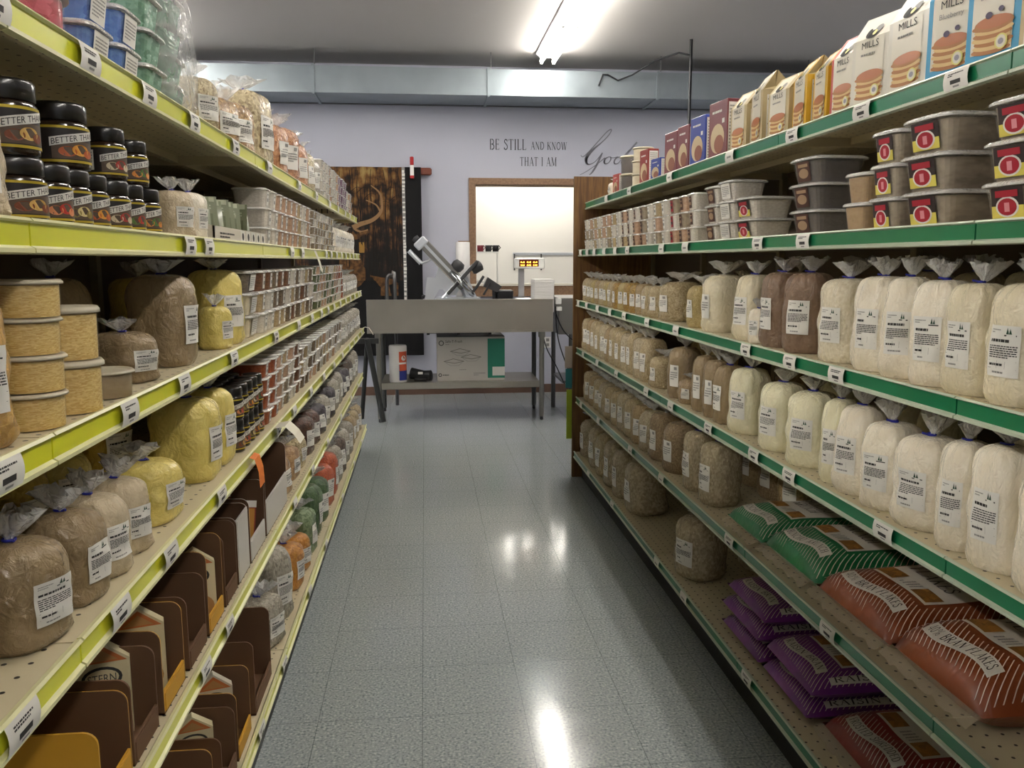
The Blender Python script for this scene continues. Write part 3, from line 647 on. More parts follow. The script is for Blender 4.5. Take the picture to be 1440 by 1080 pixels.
back_row('L', 4, [('dim_yellow', 1.07, .13, .12), ('dim_yellow', 1.25, .13, .12), ('dim_yellow', 1.42, .13, .12), ('yellow_mix', 1.6, .13, .11), ('dim_yellow', 1.8, .14, .17)], .27)
rowcount[('L', 4)] = 12
shelf_row('L', 4, [('grey_grain', 4.72+i*.15, .13, .15) for i in range(8)])
shelf_row('L', 5, [('chickpeas', 2.83, .15, .13, .14), ('chickpeas', 3.02, .14, .12), ('trail_mix', 3.2, .13, .12), ('cocoa_bits', 3.42, .15, .16), ('cocoa_bits', 3.62, .14, .15), ('black_beans', 3.84, .15, .14), ('grey_grain', 4.03, .14, .15),
    ('black_beans', 4.24, .14, .16), ('grey_grain', 4.45, .14, .17), ('grey_grain', 4.65, .14, .18), ('black_beans', 4.86, .14, .14), ('black_beans', 5.06, .14, .15), ('dark_seed', 5.28, .14, .18), ('grey_grain', 5.5, .14, .18), ('grey_grain', 5.72, .14, .19)], group='pulse bags on the fifth yellow shelf', farlim=3.3)
back_row('L', 5, [('grey_grain', 2.95, .15, .15), ('trail_mix', 3.2, .15, .15), ('cocoa_bits', 3.55, .14, .16), ('grey_grain', 3.9, .15, .17)], .25)
shelf_row('L', 6, [('grey_grain', 2.47, .16, .15, .15), ('grey_grain', 2.66, .15, .24, .15), ('popcorn', 2.92, .14, .16), ('popcorn', 3.09, .13, .14), ('pale_green', 3.28, .15, .18, .13), ('green_peas', 3.5, .16, .22), ('green_peas', 3.7, .14, .2), ('orange_lentils', 3.94, .15, .2), ('orange_lentils', 4.14, .14, .21),
    ('grey_grain', 4.35, .14, .2), ('dark_seed', 4.57, .14, .2), ('grey_grain', 4.8, .14, .2), ('grey_grain', 5.02, .14, .2), ('wheat', 5.25, .14, .19), ('oats', 5.47, .14, .19), ('oats', 5.7, .15, .19)], group='pulse bags on the bottom yellow shelf', farlim=3.2)
back_row('L', 6, [('grey_grain', 2.6, .15, .2), ('popcorn', 2.95, .15, .16), ('pale_green', 3.3, .15, .2)], .28)

# ---------------------------------------------------------------- tubs
M_lid = mat('clear lid', '#f0ede8', .12, coat=1, alpha=.78, bump=.4, bscale=9)
M_lidf = mat('bright lid', '#efece6', .15, coat=1, bump=.2, bscale=5)
M_lidw = mat('frosted lid', '#d8cfb8', .3, alpha=.8)
M_clear = mat('clear tub wall', '#e8e4de', .08, coat=1, alpha=.13, bump=.25, bscale=4)
_tb = {}
def sq(r, z, k=.86, n=24, sx=1, sy=1):
    out = []
    for i in range(n):
        th = 2*PI*(i+.5)/n; c, s = math.cos(th), math.sin(th); e = 2/5
        out.append((sx*r*math.copysign(abs(c)**e, c), sy*r*math.copysign(abs(s)**e, s), z))
    return out
def tub_parts(kind, shape, lab):
    key = (kind, shape, lab)
    if key in _tb: return _tb[key]
    ring = (lambda r, z: sq(r, z)) if shape == 'sq' else (lambda r, z: [(r*math.cos(2*PI*i/28), r*math.sin(2*PI*i/28), z) for i in range(28)])
    tp = .77 if shape == 'sq' else .9
    fill = MB(); fill.loft([ring(.5*tp-.02, .012), ring(.5*(tp+(.93-tp)*.85)-.02, .84)], 0, True, shape != 'sq')
    wall = MB(); wall.loft([ring(.5*tp*.94, 0), ring(.5*tp, .03), ring(.46, .9)], 0, False, shape != 'sq'); wall.add(ring(.5*tp*.94, 0), [tuple(range(len(ring(.5, 0))))[::-1]])
    lid = MB(); lid.loft([ring(.475, .87), ring(.5, .875), ring(.5, .93), ring(.465, .99), ring(.43, .965), ring(.4, .945)], 0, True, shape != 'sq')
    lb = None
    if lab:
        lb = MB()
        def fn(u, v, l):
            zz = .1+v*.74; r = .5*(tp+(.92-tp)*zz/.9)+.004+l
            if shape == 'sq': return (r, (u-.5)*.5, zz)
            a = (u-.5)*1.2; return (r*math.cos(a), r*math.sin(a), zz)
        if lab == 'dark':
            lb.rect(0, 1, 0, 1, fn, 2, .004, 6, 2); lb.rect(0, 1, 0, .4, fn, 1, .006, 6, 1)
            lb.ell(.5, .36, .36, .34, fn, 0, .009); lb.ell(.5, .36, .3, .28, fn, 3, .012); lb.rect(.42, .58, .2, .5, fn, 4, .014); lb.rect(.15, .85, .68, .9, fn, 3, .012)
            lm = [M_white, mat('label yellow', '#d8c95a', .5), mat('label black', '#2d2120', .5), mat('label crimson', '#a3182c', .5), mat('label pink', '#d98f96', .5)]
        elif lab == 'brown':
            lb.rect(.1, .9, 0, 1, fn, 0, .004, 4, 2); lb.ell(.5, .4, .3, .25, fn, 1, .008); lb.rect(.2, .8, .72, .88, fn, 1, .008)
            lm = [mat('label maroon', '#4a2b22', .5), mat('label tan', '#a08468', .5)]
        else:
            lb.rect(0, 1, 0, 1, fn, 0, .004, 6, 2); lb.lines(.1, .9, .15, .85, 6, fn, 1, .008, random.Random(3), .45); lm = [M_white, M_grey]
        lb = lb.mesh('label', lm)
    _tb[key] = (fill.mesh('contents', content(kind, True)), wall.mesh('tub wall', M_clear), lid.mesh('lid', M_lidw if shape == 'rd' else M_lid), lb)
    return _tb[key]
_tf = {}
def tub_far(kind, lab):
    key = (kind, lab)
    if key in _tf: return _tf[key]
    b_ = MB(); b_.loft([sq(.40, 0), sq(.41, .03), sq(.46, .88)], 0, True); b_.loft([sq(.475, .87), sq(.5, .875), sq(.5, .93), sq(.465, .985), sq(.44, .95)], 1, True)
    def fn(u, v, l): return (.41+.05*(.15+v*.7)+.012+l, (u-.5)*.5, .12+v*.7)
    b_.rect(.1, .62, 0, 1, fn, 2); b_.rect(.18, .54, .25, .5, fn, 3, .01); b_.rect(.18, .54, .72, .82, fn, 3, .01)
    lm = {'brown': (mat('label maroon', '#4a2b22', .5), mat('label tan', '#a08468', .5)), 'dark': (mat('label crimson', '#a3182c', .5), mat('label black', '#2d2120', .5)), 'white': (M_white, M_grey)}[lab]
    _tf[key] = b_.mesh('tub of '+kind, [content(kind, True), M_lidf, lm[0], lm[1]]); return _tf[key]
KD = dict(beige_spice='beige spice', brown_spice='brown spice', orange_spice='orange spice', pink_spice='pinkish powder', mixed_spice='mottled seeds', salt='pale granules', green_herb='green herbs', grey_powder='greyish beige powder', tan_powder='tan powder', dark_powder='dark brown powder',
          purple='purple powder', red_candy='red wrapped candy', blue_candy='blue wrapped candy', green_candy='green wrapped candy', noodles='egg noodles', cream_flour='cream powder', white_flour='white powder', taupe_powder='light brown powder')
TIER = ['lowest', 'second-lowest', 'third-lowest', 'fourth-lowest', 'fifth-lowest', 'sixth-lowest']
stackno = {}
def stack(side, tier, y, kinds, w_, h, far=False, lab=None, shape='sq', d_=None, xin=.012, rz=None, name=None, row='', yj=0, grp=None):
    name = name or ('candy_tub' if 'candy' in str(kinds[0]) else 'spice_tub' if side == 'L' and tier > 2 else 'snack_tub' if side == 'L' else 'powder_tub'); cat = name.replace('_', ' ')
    s = -1 if side == 'L' else 1; z = SURF[(side, tier)]; n = stackno.get((side, tier, row), 0); stackno[(side, tier, row)] = n+1
    d_ = d_ or w_
    for i, kd in enumerate(kinds):
        if kd is None: continue
        a = (0 if s < 0 else PI)+(rz if rz is not None else 0)
        x = XF[(side, tier)]+s*(xin+d_/2)+R.uniform(-.003, .003); yy = y+R.uniform(-.003, .003)
        lb = f"{'round' if shape=='rd' else 'clear square'} tub of {KD[kd]}, {TIER[i]} in the {ordw(n)} {row+' ' if row else ''}stack, {SHELF[(side, tier)]}"
        if far: o = inst(name, tub_far(kd, lab or 'white'), None, (x, yy, z+i*h), a, (d_, w_, h)); tag(o, lb, cat, grp or f"stacked tubs on the {SHELF[(side, tier)]}")
        else:
            P_ = tub_parts(kd, shape, lab); o = tag(empty(name, (x, yy, z+i*h), a), lb, cat, grp or f"stacked tubs on the {SHELF[(side, tier)]}")
            inst('contents', P_[0], o, None, None, (d_, w_, h)); inst('tub_wall', P_[1], o, None, None, (d_, w_, h)); inst('lid', P_[2], o, None, None, (d_, w_, h))
            if P_[3]: inst('printed_label', P_[3], o, None, None, (d_, w_, h))
# candy on the top left shelf
stack('L', 1, 1.06, ['red_candy']*3, .15, .075, shape='rd', d_=.15)
stack('L', 1, 1.235, ['red_candy']*3, .15, .07, shape='rd', d_=.15)
stack('L', 1, 1.385, ['blue_candy']*4, .115, .06, lab='white', d_=.11)
stack('L', 1, 1.515, ['blue_candy']*2, .115, .06, lab='white', d_=.11)
stack('L', 1, 1.655, ['green_candy']*3, .12, .06, d_=.12)
stack('L', 1, 1.80, ['green_candy']*4, .12, .055, d_=.12)
S_ = bag_surface(3); bb = MB(); bag_body(bb, S_, 0, 28, 16)
o = tag(empty('stack_cover', (-.555, 1.80, SURF[('L', 1)])), 'big clear crinkled bag tied over the farther stack of green candy tubs', 'bag')
inst('film_bag', bb.mesh('film bag', M_filmT), o, None, None, (.2, .2, .27)); tt = MB(); bag_top(tt, S_, 3, 0); inst('gathered_top', tt.mesh('cover top', M_film), o, (0, 0, .13), None, (.16, .16, .14))
tt = MB(); bag_tie(tt, S_); inst('twist_tie', tt.mesh('tie', M_tie), o, (0, 0, .13), None, (.16, .16, .14))
for i in range(14): stack('L', 1, 4.2+i*.122, [R.choice(['salt', 'pink_spice', 'salt', 'beige_spice']) if not 7 <= i <= 10 else 'purple']*(4 if i < 11 else 3), .105, .048, far=True)
# second yellow shelf tubs
for i in range(9): stack('L', 2, 2.66+i*.117, [R.choice(['salt', 'pink_spice', 'beige_spice', 'salt']) if i < 3 or i > 5 else 'pink_spice']*3, .108, .058, far=True)
for i in range(8): stack('L', 2, 3.72+i*.107, [R.choice(['salt', 'beige_spice', 'grey_powder']) for _ in range(5)], .1, .034, far=True)
# noodle tubs, third yellow shelf
stack('L', 3, 1.085, ['noodles']*4, .086, .046, shape='rd', xin=.0, name='noodle_tub')
stack('L', 3, 1.195, ['noodles']*2, .09, .073, shape='rd', xin=.0, name='noodle_tub')
stack('L', 3, 1.325, ['taupe_powder'], .09, .042, shape='rd', xin=.0, name='noodle_tub')
stack('L', 3, 1.15, ['dark_powder']*3, .1, .06, shape='rd', xin=.12, name='powder_tub', row='back-row')
stack('L', 3, 2.36, ['cream_flour', 'cream_flour', 'mixed_spice'], .14, .06, lab='white', d_=.12)
for i in range(10): stack('L', 3, 2.50+i*.117, [R.choice(['mixed_spice', 'brown_spice', 'beige_spice', 'mixed_spice', 'salt']) for _ in range(3)], .108, .06, far=True)
for i in range(11): stack('L', 3, 3.71+i*.113, [R.choice(['salt', 'green_herb', 'pink_spice', 'beige_spice'] if i < 8 else ['pink_spice', 'orange_spice', 'salt']) for _ in range(5)], .105, .037, far=True)
# fourth yellow shelf tubs
for i in range(19):
    y = 2.44+i*.117
    for r_, row in ((0, ''), (1, 'back-row')):
        if r_ and i > 9: continue
        kk = [('orange_spice' if i < 2 else 'brown_spice' if i == 5 and not r_ else R.choice(['beige_spice', 'pink_spice', 'salt', 'mixed_spice', 'grey_powder'])) for _ in range(4 if i < 6 else 3)]
        if r_: kk = [None]*(len(kk)-1)+kk[-1:]
        kk = [k2 for k2 in kk]
        if r_:   # back row: whole stack so nothing floats
            kk = [kk[-1]]*len(kk)
        stack('L', 4, y, kk, .108, .045 if i < 6 else .05, far=True, xin=.012+r_*.115, row=row)
# green side, second shelf
for y, kk, w_, h, lab in [(1.30, ['grey_powder']*3, .14, .066, 'dark'), (1.545, ['grey_powder']*3, .155, .069, 'dark'), (1.68, ['grey_powder']*3, .105, .067, 'dark'), (1.79, ['tan_powder']*2, .095, .064, None),
                          (2.06, ['dark_powder']*3, .155, .064, 'brown'), (2.45, ['salt']*2, .15, .062, 'dark'), (2.6, ['salt']*3, .13, .062, 'white'), (2.74, ['salt']*3, .12, .06, 'brown')]:
    stack('R', 2, y, kk, w_, h, lab=lab, rz=.06)
for i in range(18):
    y = 2.93+i*.115
    stack('R', 2, y, [R.choice(['salt', 'salt', 'beige_spice', 'grey_powder', 'pink_spice']) for _ in range(3)], .105, .058, far=True, lab=R.choice(['brown', 'brown', 'white', 'dark']) if i < 12 else 'white')
stack('R', 1, 4.13, ['dark_powder']*2, .13, .085, shape='rd', xin=.0, d_=.13)

# ---------------------------------------------------------------- stock jars
M_jl = mat('jar lid black', '#1a1716', .3, coat=.5); M_jg = mat('dark glass', '#2a1c12', .12, coat=1); M_gold = mat('gold foil edge', '#c9b13c', .35, metal=.4)
def jar_set(cols):
    key = ('jar', cols)
    if key in _tb: return _tb[key]
    g_ = MB().lathe([(.42, 0), (.48, .02), (.49, .1), (.49, .66), (.44, .72), (.4, .74)], n=24)
    l_ = MB().lathe([(.44, .73), (.47, .74), (.47, .96), (.44, 1.0), (.0, 1.0)], n=24, caps=False)
    lb = MB()
    def fn(u, v, l): a = (u-.5)*2.6; r = .497+l; return (r*math.cos(a), r*math.sin(a), .1+v*.54)
    lb.rect(-.25, 1.25, 0, 1, fn, 0, 0, 24, 1); lb.rect(-.25, 1.25, 0, .07, fn, 1, .004, 20, 1); lb.rect(-.25, 1.25, .93, 1, fn, 1, .004, 20, 1)
    lb.rect(.3, .92, .1, .6, fn, 4, .004, 8, 3); lb.ell(.5, .3, .12, .14, fn, 3, .008); lb.ell(.68, .35, .13, .16, fn, 2, .01); lb.ell(.8, .26, .08, .12, fn, 3, .012)
    def fr(u, v, l): return fn(u, v+(u-.6)*.42, l)
    lb.rect(.28, .95, .56, .8, fr, 2 if False else 5, .012, 10, 1); lb.text('BETTER THAN', .615, .68, .17, fr, 6, .018, w=.62)
    lb.rect(-.2, .16, .15, .85, fn, 5, .006, 6, 1); lb.lines(-.17, .13, .3, .8, 5, fn, 6, .01, random.Random(5), .5)
    A, B = cols
    _tb[key] = (g_.mesh('jar glass', M_jg), l_.mesh('jar lid', M_jl), lb.mesh('jar label', [mat('jar label black', '#221c1a', .45), M_gold, mat('food '+A, A, .5), mat('food '+B, B, .5), mat('plate dark', '#5b4a3b', .5), M_white, M_ink]))
    return _tb[key]
cols = [('#c9a15a', '#7b3f22'), ('#b5362c', '#d98a5a'), ('#d8c48a', '#8a7a3a'), ('#d9963a', '#b5582a'), ('#b03a34', '#cfc0a0'), ('#b5362c', '#5b7a3a'), ('#4f7a3c', '#d98a3a')]
z2 = SURF[('L', 2)]; jn = 0
def jar(x, y, z, d_, h, c, rz, label):
    P_ = jar_set(cols[c]); o = tag(empty('stock_jar', (x, y, z), rz), label, 'jar', 'stock base jars')
    for nm, me in zip(('glass_body', 'lid', 'printed_label'), P_): inst(nm, me, o, None, None, (d_, d_, h))
for i, (y, d_, c) in enumerate([(1.105, .074, 0), (1.182, .06, 1), (1.247, .058, 2), (1.313, .062, 3), (1.405, .062, 4), (1.475, .052, 5), (1.56, .062, 6)]):
    jar(-.463-d_/2, y, z2, d_, .08, c, R.uniform(-1.0, -.8), f"black-lidded stock jar, {ordw(i)} from near end of lower layer, {SHELF[('L', 2)]}")
for i, (y, d_, c, h) in enumerate([(1.105, .074, 0, .09), (1.262, .078, 3, .09), (1.41, .062, 4, .08), (1.515, .058, 6, .075)]):
    jar(-.466-d_/2, y, z2+.0805, d_, h, c, R.uniform(-1.0, -.8), f"black-lidded stock jar, {ordw(i)} from near end of upper layer, {SHELF[('L', 2)]}")
# fourth yellow shelf: small jars beyond the tall yellow bags
z4 = SURF[('L', 4)]; jn = 0
for r_ in range(2):
    for i in range(5):
        for t_ in range(2):
            jar(-.475-r_*.06, 2.07+i*.062, z4+t_*.0805, .056, .08, (i+t_) % 7, -.6, f"small stock jar, {['front','back'][r_]} row, {['lower','upper'][t_]} layer, {ordw(i)} from near, {SHELF[('L', 4)]}")

# packets in a tray, second yellow shelf
tr = tag(empty('display_tray', (-.47, 1.97, z2)), 'low white cardboard tray holding olive green packets on the second yellow-edged shelf', 'tray')
b_ = MB(); b_.box(-.13, 0, 0, .62, 0, .004).box(-.004, 0, 0, .62, 0, .035).box(-.13, -.126, 0, .62, 0, .06).prism([(-.13, 0), (0, 0), (0, .035), (-.13, .06)], 'y', 0, .004).prism([(-.13, 0), (0, 0), (0, .035), (-.13, .06)], 'y', .616, .62)
b_.build('tray_body', mat('white cardboard', '#cfc8ba', .6), tr)
def fnt(u, v, l): return (.0005+l, u, v)
l_ = MB(); l_.lines(.05, .2, .008, .024, 2, fnt, 0, .0, random.Random(2), .5)
for i in range(5): l_.rect(.27+i*.068, .32+i*.068, .003, .033, fnt, 1, .0005); l_.ell(.295+i*.068, .018, .012, .01, fnt, 0, .001, 10)
l_.build('tray_pattern', [M_ink, M_white], tr)
def packet_mesh(w_, h, c1, c2, c3):
    b2 = MB(); n = 8
    def S2(sg):
        return [[((i/n-.5)*w_, sg*.008*math.sin(PI*i/n)*math.sin(PI*min(1, max(0, (j/n)))) , j/n*h) for i in range(n+1)] for j in range(n+1)]
    for sg in (-1, 1): b2.loft(S2(sg), 0, False, True, closed=False)
    def f3(u, v, l): x_ = (u-.5)*w_; return (x_, -.008*math.sin(PI*u)*math.sin(PI*v)-.0007-l, v*h)
    b2.rect(.08, .92, .0, .12, f3, 1, 0, 4, 1); b2.rect(.08, .92, .88, 1, f3, 1, 0, 4, 1); b2.rect(.15, .85, .3, .6, f3, 2, .0, 6, 4); b2.lines(.2, .8, .62, .82, 3, f3, 1, 0, random.Random(1), .5)
    return b2.mesh('packet', [c1, c2, c3])
pk = packet_mesh(.075, .11, mat('olive packet', '#83896b', .35, coat=.4), mat('pale packet print', '#b9bda0', .5), mat('olive packet panel', '#6a7052', .5))
for i in range(9):
    o = inst('seasoning_packet', pk, None, (-.535, 2.0+i*.065, z2+.006), .5); o.rotation_euler = (R.uniform(-.5, -.15) if i != 7 else .3, 0, .35+R.uniform(-.1, .1))
    tag(o, f"olive green seasoning packet, {ordw(i)} from near end of the white tray, {SHELF[('L', 2)]}", 'packet', 'olive packets in the tray')

# ---------------------------------------------------------------- cartons on the lower left shelves
M_kraft = mat('brown kraft board', '#6b4c33', .75, noise2='#5f422b', nscale=3); M_yb = mat('yellow printed board', '#c9962a', .5); M_wb = mat('white printed board', '#c9c4bc', .6); M_cb = mat('maroon printed board', '#7a2c1f', .5)
def rpanel(w_, h, r=.02, n=5):
    pts = [(0, 0), (w_, 0)]; pts += [(w_-r+r*math.cos(a), h-r+r*math.sin(a)) for a in [PI/2*i/n for i in range(n+1)]]; pts += [(r+r*math.cos(a), h-r+r*math.sin(a)) for a in [PI/2+PI/2*i/n for i in range(n+1)]]; return pts
def carton(side, tier, y, w_, d_, h, edge, label, front=.04, txt=None, xin=.012, nearside='kraft'):
    z = SURF[(side, tier)]; x = XF[(side, tier)]-xin
    o = tag(empty('display_carton', (x, y, z)), label, 'carton', None); t_ = .004
    MB().box(-d_, 0, 0, w_, 0, t_).build('carton_base', M_kraft, o)
    for yy, nm in ((0, 'carton_side'), (w_-t_, 'carton_side')):
        b2 = MB(); P_ = [(-d_+p[0], p[1]) for p in rpanel(d_, h)]; b2.prism(P_, 'y', yy, yy+t_*.55, 0); b2.prism(P_, 'y', yy+t_*.55, yy+t_, 1)
        if nearside != 'kraft' and yy == 0: b2 = MB(); b2.prism(P_, 'y', yy, yy+t_, 1)
        if nearside != 'kraft' and yy == 0 and txt:
            b2.text(txt, -d_*.42, h*.84, .012, lambda u, v, l: (u, -l, v), 2, .0006)
        b2.build(nm, [M_kraft, edge, M_ink], o)
    b2 = MB(); b2.box(-t_, 0, t_, w_-t_, t_, front).box(-t_*.2, .0012, t_*2, w_-2*t_, t_, front-.004, 0); b2.build('carton_front', edge, o)
    MB().box(-d_, -d_+t_, t_, w_-t_, t_, h*.85).build('carton_back', M_kraft, o)
    return o
def mixpack(x, y, z, rz, tilt, label, w_=.085, h=.15, base='#d9cda6', grp=None):
    key = ('mp', base)
    if key not in _tb:
        b2 = MB(); Wd, Hh, D = 1, 1, .32
        body = [(-.5, 0), (.5, 0), (.5, .8), (0, 1.0), (-.5, .8)]
        b2.prism(body, 'y', -D/2, D/2, 0)
        f3 = lambda u, v, l: (u, -D/2-.004-l, v)
        b2.poly([(-.46, .78), (.46, .78), (0, .97)], f3, 1); b2.poly([(-.3, .8), (.3, .8), (0, .92)], f3, 2, .003)
        b2.ell(0, .62, .36, .12, f3, 3, .003); b2.ell(0, .62, .3, .09, f3, 0, .005); b2.text('STERN', 0, .62, .09, f3, 4, .008, w=.5)
        b2.rect(-.45, -.15, .42, .52, f3, 5, .003); b2.ell(.1, .2, .34, .15, f3, 2, .003); b2.ell(-.12, .14, .2, .1, f3, 6, .006); b2.text('ON', .1, .45, .1, f3, 4, .006, w=.25)
        _tb[key] = b2.mesh('mix pack', [mat('pack '+base, base, .4, coat=.3), mat('pack trim orange', '#c2703a', .5), mat('pack food tan', '#b98a52', .5), M_ink, M_dark, M_red, mat('pack food brown', '#7d4a2c', .5)])
    o = inst('soup_mix_box', _tb[key], None, (x, y, z), rz, (w_, w_, h)); o.rotation_euler = (tilt, 0, rz)
    return tag(o, label, 'box', grp or 'dry mix boxes in the cartons')
s5, s6 = ('L', 5), ('L', 6); z5, z6 = SURF[s5], SURF[s6]
carton('L', 5, 1.13, .12, .2, .135, M_yb, 'yellow printed carton nearest the viewer on the fifth yellow-edged shelf', nearside='y')
carton('L', 5, 1.26, .12, .2, .145, M_kraft, 'plain brown carton behind the yellow one on the fifth yellow-edged shelf')
carton('L', 5, 1.41, .13, .21, .155, M_yb, 'brown carton with yellow front edge holding a pointed mix box, fifth yellow-edged shelf')
carton('L', 5, 1.57, .13, .2, .15, M_kraft, 'plain brown carton before the tall yellow-edged one, fifth yellow-edged shelf')
carton('L', 5, 1.72, .13, .2, .185, M_yb, 'tall yellow-lined brown carton in the middle of the carton row, fifth yellow-edged shelf')
carton('L', 5, 1.87, .12, .2, .17, M_kraft, 'brown carton just before the white-fronted carton, fifth yellow-edged shelf')
carton('L', 5, 2.005, .13, .2, .17, M_wb, 'torn white-fronted carton on the fifth yellow-edged shelf', front=.16)
carton('L', 5, 2.15, .2, .22, .175, M_wb, 'brown carton holding maroon boxes on the fifth yellow-edged shelf', front=.06)
carton('L', 5, 2.37, .36, .21, .2, M_wb, 'largest brown open carton, farthest on the fifth yellow-edged shelf', front=.1)
for i, (y, zz, x, tl) in enumerate([(1.345, z5+.006, -.53, -.12), (1.48, z5+.006, -.515, -.1), (1.79, z5+.006, -.5, -.12)]):
    mixpack(x-.01, y+.008, zz, .3, tl*.6, f"cream pointed dry mix box standing in a carton, {ordw(i)} from near end, {SHELF[s5]}", .085, .16)
# maroon boxes leaning
def snackbox(x, y, z, rot, w_, h, d_, label):
    b2 = MB(); b2.box(-w_/2, w_/2, -d_/2, d_/2, 0, h, 0); f3 = lambda u, v, l: (u, -d_/2-.0006-l, v)
    b2.rect(-w_/2, w_/2, h*.86, h, f3, 1); b2.rect(-w_*.46, w_*.46, h*.04, h*.84, f3, 2); b2.ell(0, h*.3, w_*.3, h*.18, f3, 3, .0006); b2.ell(w_*.1, h*.22, w_*.2, h*.1, f3, 4, .0009); b2.text('VEL', 0, h*.66, h*.13, f3, 0, .0009, w=w_*.6)
    f4 = lambda u, v, l: (w_/2+.0006+l, u, v); b2.rect(-d_*.4, d_*.4, h*.1, h*.9, f4, 0); b2.ell(0, h*.5, d_*.3, h*.25, f4, 3, .0006)
    o = b2.build('snack_box', [M_cb, M_wb, mat('snack panel ochre', '#a8752e', .5), mat('snack food', '#5a2f1c', .5), mat('snack purple', '#5c3a78', .5)]); o.location = (x, y, z); o.rotation_euler = rot
    return tag(o, label, 'box', 'maroon snack boxes')
snackbox(-.525, 2.21, z5+.02, (-.2, .22, .7), .11, .13, .035, 'maroon and ochre snack box leaning out of a carton, fifth yellow-edged shelf')
snackbox(-.58, 2.30, z5+.01, (-.15, -.1, .5), .1, .14, .035, 'maroon snack box standing behind the leaning one, fifth yellow-edged shelf')
carton('L', 6, 1.50, .13, .17, .17, M_yb, 'yellow carton printed 002337, nearest on the bottom yellow-edged shelf', txt='002337', nearside='y')
carton('L', 6, 1.70, .13, .18, .15, M_kraft, 'plain brown carton behind the yellow numbered one, bottom yellow-edged shelf')
carton('L', 6, 1.85, .14, .18, .17, M_yb, 'brown carton with yellow edge and pointed mix box, bottom yellow-edged shelf')
carton('L', 6, 2.05, .22, .17, .2, M_kraft, 'tall brown carton before the grain bags, bottom yellow-edged shelf')
for i in range(3): mixpack(-.50-i*.045, 1.49, z6+.0+.0, 0, 0, f"pointed ochre mix box before the yellow numbered carton, {ordw(i)} from the aisle, bottom yellow-edged shelf", .04, .10, '#c9b06a')
mixpack(-.53, 1.785, z6+.006, .3, -.05, 'cream pointed dry mix box between brown cartons, bottom yellow-edged shelf', .085, .15)
mixpack(-.52, 1.935, z6+.006, .3, -.06, 'white pointed dry mix box leaning in the yellow-edged carton, bottom yellow-edged shelf', .085, .17, '#cfc7b4')

